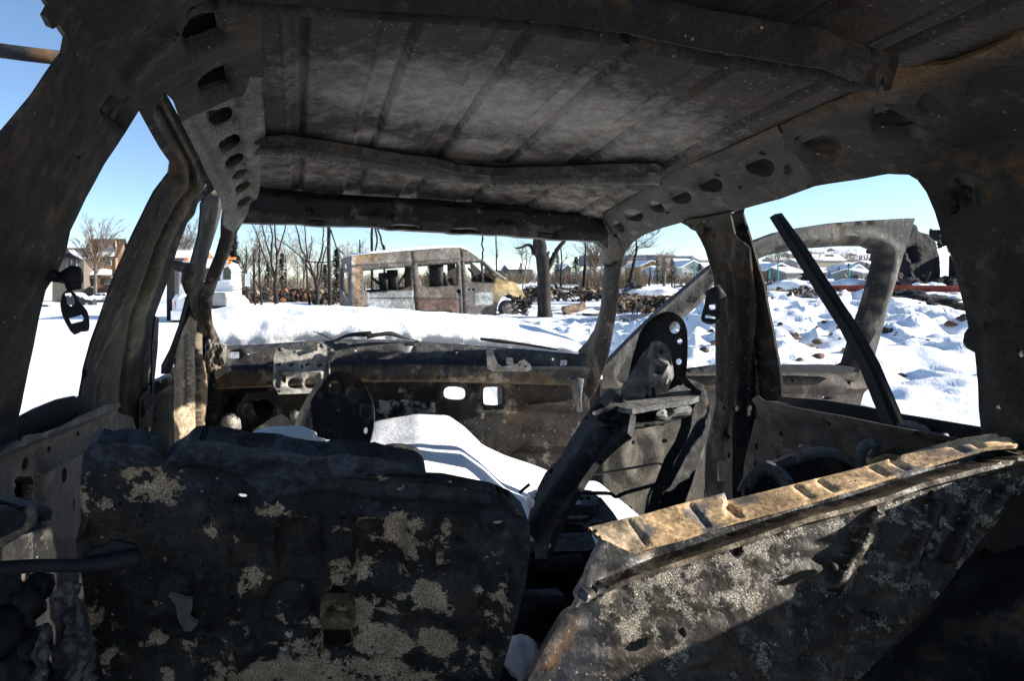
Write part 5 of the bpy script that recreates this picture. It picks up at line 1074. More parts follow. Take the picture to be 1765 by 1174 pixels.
# --- parked cars ---------------------------------------------------------
def car_side(name, px0, px1, ybase, d, paint, label, snow=False, dirn=1, suv=False, zoff=0.0):
    L = (px1 - px0) / F * d; c = wpos((px0 + px1) / 2, d); c.z = 1.35 - (ybase - CY) / F * d
    r = thing(name, c, label, 'car', 'cars parked in the snowy lot')
    hgt = L * (.40 if suv else .33); W = L * .4
    if suv: pr = [(-.5, .14), (-.5, .62), (-.47, .72), (-.43, .98), (-.38, 1.0), (.12, 1.0), (.26, .64), (.46, .58), (.5, .45), (.5, .14)]
    else: pr = [(-.5, .16), (-.5, .55), (-.46, .66), (-.38, .92), (-.28, 1.0), (.0, .98), (.20, .66), (.42, .56), (.5, .42), (.5, .16)]
    wh = [-.31, .31]; R = .2 * (1 if not suv else 1.0)
    low = []
    for wx in wh[::-1]: low += [(wx + .075 * math.cos(a), .16 + .28 * math.sin(a)) for a in [0, .6, 1.2, math.pi / 2, 1.9, 2.5, math.pi]]
    pts = pr + low
    V = []; n = len(pts)
    for yy, k in ((-.5, .97), (-.42, 1), (.42, 1), (.5, .97)):
        for (x, z) in pts:
            inn = (.12 if z > .66 else 0)
            V.append(c + Vector((x * L * dirn * k, yy * W * (1 - inn), z * hgt)))
    Fs = [tuple(range(n)), tuple(range(3 * n, 4 * n))[::-1]] + [(k * n + i, (k + 1) * n + i, (k + 1) * n + (i + 1) % n, k * n + (i + 1) % n) for k in range(3) for i in range(n)]
    o = mesh('body', V, Fs, M['tint'], r, paint, smooth=False)
    bm = bmesh.new(); bm.from_mesh(o.data); bmesh.ops.triangulate(bm, faces=[f for f in bm.faces if len(f.verts) > 4]); bmesh.ops.recalc_face_normals(bm, faces=bm.faces); bm.to_mesh(o.data); bm.free()
    for (a, b) in ((-.40, -.21), (-.19, .13)):
        wv = [(a + .02, .70), (a + .05 if a < -.3 else a + .01, .92), (b - .01 if b < 0 else b - .09, .92), (b, .70)]
        V = [c + Vector((x * L * dirn, -.5 * W * (.885 if z > .8 else .93) - .02, z * hgt)) for x, z in wv]; V += [v + Vector((0, .03, 0)) for v in V]
        mesh('window', V, [(0, 1, 2, 3), (7, 6, 5, 4), (0, 4, 5, 1), (1, 5, 6, 2), (2, 6, 7, 3), (3, 7, 4, 0)], M['glass'], r, smooth=False)
    for wx in wh:
        for sy in (-1, 1): wheel(r, c + Vector((wx * L * dirn, sy * W * .44, .165 * hgt + .1)), .068 * L, .2, Vector((0, sy, 0)), rimt=(.45, .45, .45))
    if snow:
        V_, = [[]]; k = 12
        for i in range(k + 1):
            x = -.47 + .94 * i / k; z = interp(sorted(pr, key=lambda q: q[0])[1:-1] if False else ([(-.5, .64), (-.43, .98), (.12, 1.0), (.26, .64), (.5, .5)]), x)
            for j in range(7):
                u = -1 + 2 * j / 6; V_.append(c + Vector((x * L * dirn, u * W * .46, z * hgt + .16 * (1 - u ** 4) + .04 * noise.noise(Vector((x * 6, u * 2, px0))))))
        F_ = [(i * 7 + j, (i + 1) * 7 + j, (i + 1) * 7 + j + 1, i * 7 + j + 1) for i in range(k) for j in range(6)]
        n2 = len(V_); V_ += [v - Vector((0, 0, .2)) for v in V_]; F_ += [tuple(q + n2 for q in f[::-1]) for f in F_]
        for i in range(k): F_ += [((i + 1) * 7, i * 7, i * 7 + n2, (i + 1) * 7 + n2), (i * 7 + 6, (i + 1) * 7 + 6, (i + 1) * 7 + 6 + n2, i * 7 + 6 + n2)]
        mesh('snow_cap', V_, F_, M['snow'], r)
    return r
car_side('parked_car', 148, 190, 519, 80, (.75, .75, .75), 'white estate car parked in front of the two storey house', dirn=-1)
car_side('parked_car', 108, 164, 530, 55, (.03, .032, .035), 'black pickup with a snow-covered roof parked beside the belt buckle', True, suv=True)
car_side('parked_car', 60, 106, 542, 48, (.05, .05, .055), 'dark car buried in snow at the left pillar edge', True, suv=True)
# --- trees ------------------------------------------------------------------
def tree(label, d, limbs, twigs=0, tint=(.02, .018, .016), name='burnt_tree', cat_='tree', group=None, mat='bark', tw=(.5, 1.6), seed=1, twr=.012):
    rnd = random.Random(seed); b = limbs[0][0]; bx = (b[0] - CX) / F * d
    loc = Vector((bx, d, min(G(bx, d), 1.35 + (CY - b[1]) / F * d)))
    r = thing(name, loc, label, cat_, group)
    for k, lb in enumerate(limbs):
        n = len(lb); dz = 0 if k == 0 else rnd.uniform(-.8, .8)
        pts = cat([(x + 0.0, y, d + dz * (i / max(1, n - 1))) for i, (x, y, w_) in enumerate(lb)], 4) if n > 2 else [(x, y, d + dz * i) for i, (x, y, w_) in enumerate(lb)]
        P = [at(*p) + Vector((rnd.gauss(0, .012) * d / 30, 0, 0)) for p in pts]
        if k == 0: P[0] = P[0] - Vector((0, 0, .4))
        w = [interp([(i, q[2]) for i, q in enumerate(lb)], j * (n - 1) / max(1, len(pts) - 1)) / 2 / F * d for j in range(len(pts))]
        V, Fs = tube(P, w, 8 if k == 0 else 6)
        if k == 0: V = [v + (v - P[i // 8]) * .25 * noise.noise(v * 3) for i, v in enumerate(V)]
        mesh('trunk' if k == 0 else 'limb', V, Fs, M[mat], r, tint)
    if twigs:
        mb = MB()
        for _ in range(twigs):
            lb = rnd.choice(limbs[1:] or limbs); i = rnd.uniform(len(lb) * .35, len(lb) - 1.001); a, c = lb[int(i)], lb[min(len(lb) - 1, int(i) + 1)]; f = i - int(i)
            p = at(a[0] + (c[0] - a[0]) * f, a[1] + (c[1] - a[1]) * f, d + rnd.uniform(-.6, .6)); dr = Vector((rnd.uniform(-1, 1), rnd.uniform(-1, 1), rnd.uniform(-.1, 1.1))).normalized(); L = rnd.uniform(*tw)
            q = p
            path = [p]
            for s in range(3): dr = (dr + Vector((rnd.uniform(-.3, .3), rnd.uniform(-.3, .3), rnd.uniform(-.05, .3)))).normalized(); q = q + dr * L / 3; path.append(q)
            mb.tube(path, [twr, twr * .8, twr * .6, twr * .3], 4, tint)
            for s in range(2):
                e = path[1 + s] + Vector((rnd.uniform(-1, 1), rnd.uniform(-1, 1), rnd.uniform(0, 1))) * L * .3; mb.tube([path[1 + s], e], [twr * .6, twr * .3], 3, tint)
        o = mb.build('twigs', M[mat], r); o['kind'] = 'stuff'
    return r
BG = 'burnt trees standing behind the bonnet'
tree('large charred tree with a forked trunk to the right of the van', 28.5, [[(939, 553, 27), (937, 500, 23), (936, 455, 22), (931, 430, 22), (928, 400, 20), (920, 360, 16), (915, 320, 12)], [(922, 438, 9), (916, 425, 7), (908, 422, 5), (900, 426, 4), (888, 428, 2.5)],
      [(940, 470, 12), (952, 448, 9), (958, 435, 8), (970, 418, 7), (990, 395, 6), (1010, 370, 5)], [(940, 445, 10), (944, 438, 6), (946, 434, 4)]], tint=(.022, .02, .019), group=None, seed=3)
tree('burnt tree with five rising limbs left of the van', 50, [[(477, 530, 8), (475, 496, 7), (474, 475, 6)], [(474, 475, 5), (469, 462, 4.5), (467, 439, 4), (469, 407, 3.2), (463, 380, 2.5)], [(474, 475, 5), (477, 456, 4.5), (477, 437, 4), (475, 414, 3.2), (473, 380, 2.6)], [(478, 440, 3), (486, 414, 2.6), (494, 380, 2)],
      [(466, 441, 3), (459, 420, 2.5), (454, 398, 2.2), (449, 380, 2)], [(473, 478, 4), (467, 467, 3.5), (456, 443, 2.8), (448, 420, 2.2), (440, 398, 1.8), (431, 380, 1.4)], [(448, 420, 1.5), (442, 416, 1.1), (435, 413, .8)]], 30, seed=5, group=BG)
tree('burnt tree forking widely into crooked limbs left of the van', 48, [[(548, 530, 8), (546, 496, 7), (543, 481, 6)], [(543, 481, 5), (534, 456, 4), (528, 445, 3.5), (520, 429, 3), (511, 391, 2.2), (508, 375, 2)], [(546, 492, 4), (548, 456, 3.5), (556, 432, 3), (557, 407, 2.4), (558, 380, 2)], [(530, 447, 3), (527, 414, 2.5), (524, 380, 2)],
      [(533, 447, 2.4), (537, 421, 2), (537, 407, 1.4)], [(541, 478, 3.5), (528, 456, 3), (518, 443, 2.5), (499, 426, 2), (477, 411, 1.4)], [(548, 494, 4), (552, 482, 3.5), (556, 448, 2.6), (563, 425, 2)], [(520, 448, 2), (545, 452, 2), (575, 450, 2), (588, 442, 1.6)]], 30, seed=6, group=BG)
tree('straight thick burnt trunk just left of the van rear', 44, [[(569, 530, 7), (567, 434, 6.5), (566, 375, 6)], [(569, 395, 3), (574, 408, 2.4), (579, 424, 2.4), (591, 438, 2.4)]], seed=7, group=BG)
tree('thin leaning burnt stem left of the forked tree', 50, [[(439, 530, 4), (438, 490, 3.6), (438, 450, 2.6), (437, 430, 1.6)], [(438, 480, 2), (445, 465, 1.6), (449, 445, 1)], [(438, 460, 1.4), (430, 450, 1), (426, 440, .8)]], 16, seed=8, group=BG)
tree('burnt stem with side shoots beside the truck mirror', 50, [[(451, 530, 4), (448, 495, 3.4), (447, 450, 3), (447, 418, 2)], [(449, 500, 2), (440, 485, 1.6), (432, 470, 1.2)], [(449, 500, 1.6), (459, 488, 1.3), (464, 470, 1)], [(448, 470, 1.4), (455, 462, 1), (456, 450, .8)]], 20, seed=9, group=BG)
tree('slim burnt snag right behind the truck mirror', 52, [[(427, 520, 4), (425, 473, 3), (425, 445, 2.2), (424, 425, 1.4)], [(425, 470, 1.6), (432, 455, 1.2), (438, 446, .8)]], 10, seed=10, group=BG)
tree('slim burnt trunk between the two forked trees', 50, [[(534, 530, 5), (531, 500, 4.5), (528, 462, 3.5), (528, 445, 2.5)]], seed=11, group=BG)
tree('burnt trunk rising over the van roof with a broken second stem', 55, [[(642, 520, 6), (641, 440, 5), (641, 380, 4.4)], [(645, 440, 3), (650, 415, 3.4), (645, 385, 3)], [(664, 440, 3), (655, 408, 3.4), (648, 385, 3)]], 6, seed=12)
tree('short burnt snag poking over the van roof', 55, [[(620, 520, 4), (620, 440, 3.4), (620, 413, 1.8)], [(620, 430, 1.5), (622, 424, .8)]], 6, seed=13)
tree('small burnt stub over the middle of the van roof', 55, [[(664, 520, 5), (663, 440, 4), (662, 422, 2)]], 6, seed=14)
tree('bare burnt stem above the van cab', 45, [[(832, 530, 4), (831, 460, 3.2), (832, 430, 3), (831, 400, 2.4), (831, 385, 2)], [(831, 420, 1.4), (834, 410, 1)]], seed=15)
tree('thin burnt stem rising behind the van bonnet', 45, [[(856, 540, 4), (856, 480, 3), (855, 430, 2.4), (855, 395, 2)], [(856, 448, 1.4), (858, 440, 1)]], 5, seed=16)
tree('slim burnt tree with a short side branch right of the large charred trunk', 55, [[(966, 506, 4), (967, 470, 3.4), (968, 450, 2.6), (967, 428, 2)], [(968, 456, 1.6), (973, 448, 1.2), (977, 443, .8)], [(967, 434, 1), (971, 430, .8), (973, 425, .6)]], 8, seed=17)
tree('burnt trunk beside the right windscreen pillar', 42, [[(1004, 512, 8), (1008, 470, 6), (1009, 440, 3), (1009, 415, 2.4), (1009, 400, 2)]], 8, seed=18)
tree('leaning dark trunk with fine bare branches seen in the front door opening', 50, [[(1078, 505, 11), (1086, 485, 8), (1092, 455, 5), (1097, 430, 3.6), (1096, 412, 2.4)], [(1096, 428, 1.6), (1108, 420, 1.3), (1125, 408, 1), (1135, 400, .8)], [(1097, 430, 1.2), (1105, 427, 1), (1118, 427, .8)], [(1072, 460, 1.8), (1084, 446, 1.6), (1094, 432, 1.3)], [(1075, 452, 1.2), (1085, 438, 1), (1094, 420, .8)]], 70, seed=19, tw=(.5, 1.8))
tree('bare burnt pole in front of the snowy field', 60, [[(1119, 508, 3.6), (1120, 480, 3), (1121, 462, 2)]], seed=20)
tree('pale bare sapling between the van and the large charred tree', 40, [[(900, 515, 3), (903, 480, 2.4), (908, 450, 1.8), (906, 425, 1)], [(903, 478, 1.8), (912, 455, 1.4), (917, 435, .8)], [(906, 465, 1.2), (900, 450, 1), (898, 435, .6)]], 40, tint=(.20, .17, .12), seed=21, name='bare_tree')
def crown(label, px, yb, d, h, w, n, tint, seed, gp=None):
    rnd = random.Random(seed); x = (px - CX) / F * d; b = Vector((x, d, 1.35 + (CY - yb) / F * d)); r = thing('bare_tree', b, label, 'tree', gp)
    V, Fs = tube([b - Vector((0, 0, .5)), b + Vector((.05, 0, h * .3)), b + Vector((0, 0, h * .6))], [h * .03, h * .022, h * .01], 7); mesh('trunk', V, Fs, M['bark'], r, tint)
    mb = MB()
    for i in range(n):
        st = b + Vector((0, 0, h * rnd.uniform(.22, .6))); az = rnd.uniform(0, 6.28); el = rnd.uniform(.5, 1.35); L = h * rnd.uniform(.3, .62) * (1 if el > .8 else .8)
        dr = Vector((math.cos(az) * math.cos(el) * w, math.sin(az) * math.cos(el) * w, math.sin(el))); p = st; path = [p]
        for s in range(4): dr = dr + Vector((rnd.uniform(-.15, .15), rnd.uniform(-.15, .15), .07)); p = p + dr * L / 4; path.append(p)
        if path[-1].z > b.z + h: continue
        rr = h * .006; mb.tube(path, [rr, rr * .7, rr * .5, rr * .35, rr * .2], 4, tint)
        for s in range(1, 5):
            for q in range(4):
                e = path[s] + (dr + Vector((rnd.uniform(-.9, .9), rnd.uniform(-.9, .9), rnd.uniform(-.2, .6)))) * L * .2
                mb.tube([path[s], path[s].lerp(e, .5) + Vector((0, 0, .02 * h)), e], [rr * .4, rr * .3, rr * .2], 3, tint)
                for z in range(2):
                    f = path[s].lerp(e, .6) + Vector((rnd.uniform(-1, 1), rnd.uniform(-1, 1), rnd.uniform(-.3, 1))) * L * .09; mb.tube([path[s].lerp(e, .5), f], [rr * .25, rr * .15], 3, tint)
    o = mb.build('crown', M['bark'], r); o['kind'] = 'stuff'; return r
crown('bare spreading tree in front of the two storey house', 164, 504, 80, 8.2, 1.0, 60, (.16, .12, .09), 31)
crown('bare tree behind the gap left of the windscreen pillar', 316, 500, 90, 9.5, .8, 50, (.14, .11, .09), 32)
crown('leafless tree behind the office block end', 1025, 500, 75, 6.5, .9, 50, (.15, .11, .08), 33)
crown('leafless brown tree beside the leaning trunk', 1062, 500, 70, 5.5, 1, 60, (.17, .13, .09), 34)
crown('pale leafless tree in front of the orange gable', 1146, 492, 90, 4.5, .9, 60, (.22, .17, .13), 35)
for i in range(15):
    px = 405 + i * 15 + random.uniform(-4, 4)
    crown(['first', 'second', 'third', 'fourth', 'fifth', 'sixth', 'seventh', 'eighth', 'ninth', 'tenth', 'eleventh', 'twelfth', 'thirteenth', 'fourteenth', 'last'][i] + ' pale leafless tree counted from the truck towards the van, behind the burnt trunks', px, 505, 95 + random.uniform(-10, 15), random.uniform(5.5, 9.5), .6, 18, random.choice([(.26, .20, .16), (.20, .16, .13), (.30, .25, .21)]), 40 + i, 'pale leafless trees in the wood behind the burnt trunks')
def conifer(label, px, yb, d, h, w, seed, tint=(.028, .042, .02), gp=None, n=900, ragged=.25):
    rnd = random.Random(seed); x = (px - CX) / F * d; b = Vector((x, d, 1.35 + (CY - yb) / F * d)); r = thing('conifer', b, label, 'tree', gp)
    V, Fs = tube([b - Vector((0, 0, .4)), b + Vector((0, 0, h * .9))], [h * .03, h * .006], 6); mesh('trunk', V, Fs, M['bark'], r, (.05, .04, .03))
    V = []; Fs = []; T_ = []
    for i in range(n):
        z = rnd.random() ** .85; az = rnd.uniform(0, 6.28); lay = .7 + .3 * math.sin(z * 22 + az * 1.5)
        R = w * (1 - z) ** .8 * lay * (1 - ragged * rnd.random()) * (1 if z > .06 else .6) * rnd.uniform(.45, 1)
        c = b + Vector((math.cos(az) * R, math.sin(az) * R, h * (.05 + .95 * z))); s = h * .045 * rnd.uniform(.6, 1.4)
        o = Vector((math.cos(az), math.sin(az), rnd.uniform(-.5, .2))); t = o.cross(Vector((0, 0, 1))).normalized()
        k = len(V); V += [c - t * s * .6, c + t * s * .6, c + o * s * 1.3 + Vector((0, 0, rnd.uniform(-.3, .6) * s))]; Fs.append((k, k + 1, k + 2)); q = rnd.uniform(.6, 1.5); T_ += [(tint[0] * q, tint[1] * q, tint[2] * q)] * 3
    o = mesh('crown', V, Fs, M['leaf'], r, T_, smooth=False); o['kind'] = 'stuff'; return r
conifer('dark evergreen behind the right end of the two storey house', 216, 505, 95, 6.5, 1.8, 51, (.015, .025, .012), n=1500)
conifer('dark fir between the two forked burnt trees', 486, 512, 75, 4.8, 1.5, 52, (.02, .026, .016))
conifer('blackened fir behind the tree with five limbs', 462, 512, 75, 3.8, 1.4, 53, (.022, .025, .017))
conifer('burnt fir right of the truck cab', 402, 520, 60, 6.2, 1.6, 54, (.018, .014, .012), n=1500, ragged=.6)
conifer('burnt fir directly left of the van rear', 580, 520, 60, 4.6, 1.0, 55, (.02, .016, .013), ragged=.6)
conifer('charred small fir left of the thick trunk', 560, 515, 64, 3.2, 1.0, 56, (.03, .028, .02), ragged=.5)
conifer('fir seen through the van side window', 740, 505, 60, 2.6, 1.1, 57, (.05, .055, .02))
conifer('fir left of the slim burnt tree behind the large charred trunk', 960, 486, 130, 5.4, 1.9, 58)
conifer('dark fir behind the pale sapling', 898, 486, 130, 3.6, 1.7, 59)
conifer('wide evergreen behind the windscreen pillar gap', 993, 486, 125, 4.6, 3.2, 60, n=2000)
conifer('rounded evergreen below the office block', 1018, 486, 120, 3.2, 2.4, 61, n=1400)
conifer('narrow pine left of the two pines before the white houses', 1133, 489, 110, 3.9, 1.2, 62, (.04, .055, .02))
conifer('tall pine before the white houses, left one', 1143, 491, 100, 3.9, 1.6, 63, (.04, .055, .02), n=1400)
conifer('tallest pine before the white houses', 1158, 491, 100, 3.8, 1.9, 64, (.045, .06, .022), n=1600)
conifer('pine right of the teal pole', 1206, 488, 105, 3.0, 1.7, 65, (.045, .06, .022), n=1400)
conifer('low shrubby pine under the leaning trunk', 1100, 496, 85, 1.8, 1.3, 66, (.05, .05, .025))
conifer('dark fir near the blue gabled house', 1463, 476, 150, 2.8, 1.8, 67)
conifer('fir right of the blue gabled house', 1494, 470, 150, 2.2, 1.4, 68)
conifer('fir left of the blue gabled house, half hidden by the window bar', 1446, 477, 150, 2.2, 1.4, 69)
conifer('fir beside the brown gabled house', 1318, 487, 140, 2.2, 1.2, 70)
conifer('fir on the hillside left of the long white roof', 1342, 452, 260, 4.5, 2.2, 71)
for i in range(26):
    px = [1215, 1222, 1228, 1190, 1197][i] if i < 5 else random.uniform(1345, 1530); yy = 445 if i < 5 else random.uniform(420, 436)
    conifer('tiny dark pine along the ridge line', px, yy + 2, 420, random.uniform(2.5, 5), random.uniform(1.5, 3), 80 + i, (.02, .03, .018), 'tiny pines along the ridge', n=70)
# --- brush and thickets (nobody could count the stems) -----------------------
def thicket(name, x0, x1, yb, d, h, n, tints, label, seed, dd=6):
    rnd = random.Random(seed); mb = MB(); 
    for i in range(n):
        px = rnd.uniform(x0, x1); dp = d + rnd.uniform(-dd, dd); x = (px - CX) / F * dp; b = Vector((x, dp, 1.35 + (CY - yb - rnd.uniform(-1.5, 1.5)) / F * d)); H = h * rnd.uniform(.3, 1) * (.7 + .5 * noise.noise(Vector((px * .03, seed, 0))))
        e = b + Vector((rnd.uniform(-.3, .3) * H, rnd.uniform(-.3, .3) * H, H)); m = b.lerp(e, .5) + Vector((rnd.uniform(-.1, .1) * H, 0, 0)); t = rnd.choice(tints); r = .012 * d / 60 * rnd.uniform(.6, 1.6)
        mb.tube([b, m, e], [r * 1.5, r, r * .5], 3, t)
        for q in range(5):
            s = b.lerp(e, rnd.uniform(.3, 1)); mb.tube([s, s + Vector((rnd.uniform(-1, 1), rnd.uniform(-1, 1), rnd.uniform(.1, 1))) * H * .22], [r * .7, r * .3], 3, t)
    o = mb.build(name, M['rub'], None, kind='stuff', loc=wpos((x0 + x1) / 2, d)); tag(o, label, 'undergrowth', None, 'stuff')
thicket('brush', 405, 625, 512, 85, 3.4, 1100, [(.20, .15, .11), (.12, .09, .07), (.26, .21, .15), (.05, .045, .04)], 'tangle of bare brown brush behind the burnt trunks', 1)
thicket('brush', 395, 960, 497, 160, 5.0, 3400, [(.16, .12, .09), (.10, .08, .06), (.07, .065, .045), (.2, .155, .12)], 'distant brown wood closing the view behind the burnt trees and the van', 11, 15)
thicket('brush', 700, 910, 492, 120, 3.2, 1300, [(.22, .16, .11), (.14, .11, .07), (.07, .07, .04)], 'brown and olive brush line seen behind and through the van', 2)
thicket('brush', 945, 1045, 490, 110, 2.6, 700, [(.16, .09, .06), (.10, .08, .06), (.05, .05, .035)], 'dark brush line beyond the snowy field left of the pillar', 3)
thicket('brush', 1000, 1060, 512, 52, 3.6, 500, [(.14, .10, .07), (.06, .05, .04), (.2, .14, .09)], 'dense bare brown shrubs beside the right windscreen pillar', 4, 3)
thicket('brush', 1060, 1112, 498, 62, 2.9, 500, [(.14, .11, .07), (.07, .06, .04), (.2, .15, .1)], 'dense bare brown shrubs around the leaning trunk', 5, 3)
thicket('brush', 1110, 1215, 489, 118, 2.4, 500, [(.20, .14, .11), (.14, .1, .08)], 'low reddish brush between the pines and houses', 6, 4)
thicket('brush', 1300, 1520, 478, 175, 3.4, 700, [(.20, .15, .13), (.14, .11, .09), (.1, .08, .07)], 'grey brown brush between the hillside houses', 7, 14)
thicket('brush', 1320, 1520, 452, 300, 6.0, 700, [(.24, .19, .17), (.18, .14, .12)], 'bare brush on the snowy hillside', 8, 40)
thicket('brush', 120, 240, 506, 100, 2.0, 250, [(.16, .12, .1)], 'low bare brush behind the two storey house', 9, 4)
# --- houses -------------------------------------------------------------------
def house(label, x0, x1, yb, ye, yr, d, wall, roof, gable=False, wins=(), deep=8, name='house', over=.4, chim=False):
    P = lambda x, y, dd=0: at(x, y, d) + Vector((0, dd, 0))
    c = (P(x0, yb) + P(x1, yb)) / 2; c.z -= .3
    r = thing(name, c, label, 'house')
    a, b = P(x0, yb) - Vector((0, 0, 5)), P(x1, yb) - Vector((0, 0, 5)); ea, eb = P(x0, ye), P(x1, ye); rz = P((x0 + x1) / 2, yr).z; o = Vector((0, deep, 0)); m = (ea + eb) / 2; m.z = rz
    if gable:
        V = [a, b, eb, m, ea] + [v + o for v in (a, b, eb, m, ea)]; Fs = [(0, 1, 2, 3, 4), (9, 8, 7, 6, 5), (1, 6, 7, 2), (5, 0, 4, 9)]
        mesh('wall', V, Fs, M['tint'], r, wall, smooth=False)
        for s, e in ((ea, -1), (eb, 1)):
            q = [s + Vector((e * over, -over, -.15 - .0)), m + Vector((0, -over, .0)), m + Vector((0, deep + over, 0)), s + Vector((e * over, deep + over, -.15))]; q = [v + Vector((0, 0, .06)) for v in q]
            V = q + [v + Vector((0, 0, .22)) for v in q]; mesh('roof', V, [(3, 2, 1, 0), (4, 5, 6, 7), (0, 1, 5, 4), (1, 2, 6, 5), (2, 3, 7, 6), (3, 0, 4, 7)], M['tint'] if roof else M['snow'], r, roof or (.8, .8, .8), smooth=False)
    else:
        V = [a, b, eb, ea] + [v + o for v in (a, b, eb, ea)] + [(ea + ea + o) / 2 + Vector((0, 0, rz - ea.z)), (eb + eb + o) / 2 + Vector((0, 0, rz - ea.z))]
        mesh('wall', V, [(0, 1, 2, 3), (5, 4, 7, 6), (1, 5, 6, 9, 2), (4, 0, 3, 8, 7)], M['tint'], r, wall, smooth=False)
        for s in (0, 1):
            e0, e1 = (V[3], V[2]) if not s else (V[7], V[6]); f = -1 if not s else 1
            q = [e0 + Vector((-over, f * over, -.1)), e1 + Vector((over, f * over, -.1)), V[9] + Vector((over, 0, 0)), V[8] + Vector((-over, 0, 0))]; q = [v + Vector((0, 0, .06)) for v in q]
            V2 = q + [v + Vector((0, 0, .2)) for v in q]; rfm = mesh('roof', V2, [(3, 2, 1, 0), (4, 5, 6, 7), (0, 1, 5, 4), (1, 2, 6, 5), (2, 3, 7, 6), (3, 0, 4, 7)], M['tint'] if roof else M['snow'], r, roof or (.8, .8, .8), smooth=False)
            bm = bmesh.new(); bm.from_mesh(rfm.data); bmesh.ops.recalc_face_normals(bm, faces=bm.faces); bm.to_mesh(rfm.data); bm.free()
    for (wx, wy, ww, wh) in wins:
        mb = MB(); cc = P(wx, wy, -.02); k = d / F; mb.box(cc, ww * k, .10, wh * k, tint=(.55, .55, .53)); fr = mb.build('window', M['tint'], r)
        n = 2 if ww > 5 else 1
        for i in range(n):
            mb = MB(); mb.box(cc + Vector(((i - (n - 1) / 2) * ww * k / n, -.06, 0)), ww * k / n * .82, .04, wh * k * .82, tint=(.03, .04, .05)); mb.build('pane', M['glass'], fr, notint=True)
    return r
SN = None
hs = house('two storey brown townhouse with snow on its dark roof at the left', 146, 199, 504, 444, 412, 88, (.24, .15, .09), (.07, .045, .035), wins=[(173, 452, 12, 9), (188, 453, 8, 8), (188, 483, 17, 14), (160, 487, 9, 16)], deep=6)
hs2 = house('lower townhouse wing with wide upper window beside the left pillar', 90, 144.5, 504, 448, 428, 84, (.14, .12, .10), (.06, .045, .04), wins=[(124, 454, 17, 15), (134, 480, 8, 10)], deep=7)
mb = MB(); k = 88 / F
V_ = [at(146, 443, 87.3), at(198, 443, 87.3), at(196, 429, 89), at(190, 426, 89.4), at(184, 430, 89), at(165, 433, 88.8), at(148, 430, 89)]; V_ = [v + Vector((0, 0, .28)) for v in V_]
V_ += [v - Vector((0, 0, .2)) for v in V_]; mesh('roof_snow', V_, [tuple(range(7)), tuple(range(7, 14))[::-1]] + [(i, i + 7, (i + 1) % 7 + 7, (i + 1) % 7) for i in range(7)], M['snow'], hs, smooth=False)
V_ = [at(118, 431, 85), at(127, 430, 85), at(146, 442, 83.2), at(146, 446, 83.2), at(140, 445, 83.2), at(122, 436, 84)]; V_ += [v + Vector((0, .5, -.2)) for v in V_]
mesh('roof_snow', V_, [tuple(range(6)), tuple(range(6, 12))[::-1]] + [(i, i + 6, (i + 1) % 6 + 6, (i + 1) % 6) for i in range(6)], M['snow'], hs2, smooth=False)
mb = MB(); mb.add([at(152, 472, 86), at(193, 472, 86), at(193, 465, 87.8), at(178, 463, 87.9), at(153, 465, 87.8), at(152, 474, 86), at(193, 474, 86), at(193, 467, 87.9), at(178, 466, 87.9), at(153, 467, 87.9)], [(0, 1, 2, 3, 4), (9, 8, 7, 6, 5), (0, 5, 6, 1), (1, 6, 7, 2), (2, 7, 8, 3), (3, 8, 9, 4), (4, 9, 5, 0)]); mb.build('porch_snow', M['snow'], hs, notint=True)
mb = MB(); mb.box(at(173, 478, 86.6) , 3.0, 1.4, .25, tint=(.10, .07, .05)); mb.build('porch_roof', M['tint'], hs)
mb = MB(); mb.add([at(199.2, 505, 87.9), at(204, 505, 92), at(205, 446, 92), at(202.5, 428, 90), at(199.2, 411, 87.9)], [(0, 1, 2, 3, 4)], (.42, .31, .23)); mb.add([at(199.2, 505, 87.9) + Vector((-.1, .3, 0)), at(204, 505, 92) + Vector((-.1, .3, 0)), at(205, 446, 92) + Vector((-.1, .3, 0)), at(202.5, 428, 90) + Vector((-.1, .3, 0)), at(199.2, 411, 87.9) + Vector((-.1, .3, 0))], [(4, 3, 2, 1, 0)], (.42, .31, .23)); mb.build('gable_wall', M['tint'], hs)  # sunlit gable, its light painted as a paler wall colour
mb = MB()
for i in range(16): mb.box(at(165 + .0 * i, 447.5 + i * 1.5, 87.95), 1.9, .06, .06, tint=(.34, .21, .12))
o_ = mb.build('siding', M['tint'], hs); o_['kind'] = 'stuff'
house('snow-roofed house behind the truck seen in the narrow front window', 296, 345, 500, 444, 432, 80, (.12, .10, .09), SN, wins=[])
house('small house with blue shaded snow roof left of the large charred trunk', 878, 918, 487, 464, 456, 190, (.10, .09, .08), SN, wins=[(900, 470, 5, 4)])
house('low house with snow roof left of the van nose', 845, 876, 487, 466, 459, 200, (.11, .10, .09), SN)
house('small blue-roofed house behind the slim burnt tree', 972, 984, 487, 463, 456, 190, (.12, .1, .09), SN, gable=True)
house('orange gabled house with a shaded snow roof below the office block', 1104, 1143, 488, 459, 450, 150, (.42, .24, .12), SN, gable=True, wins=[(1128, 468, 4, 4)])
house('white house hidden between the two tall pines', 1140, 1156, 488, 466, 459, 135, (.45, .47, .5), SN, wins=[(1145, 473, 4, 4), (1147, 482, 5, 4)])
house('beige house behind the tallest pine', 1160, 1182, 488, 459, 450, 150, (.40, .34, .27), SN, wins=[(1170, 470, 4, 4)])
house('grey gabled two storey house left of the teal pole', 1176, 1213, 486, 461, 450, 140, (.36, .36, .33), SN, gable=True, wins=[(1192, 461, 5, 4), (1182, 471, 4, 5), (1191, 472, 4, 5), (1200, 472, 4, 5), (1186, 481, 9, 6)])
house('snow-roofed house above the grey gabled one', 1150, 1195, 462, 452, 446, 230, (.35, .3, .25), SN)
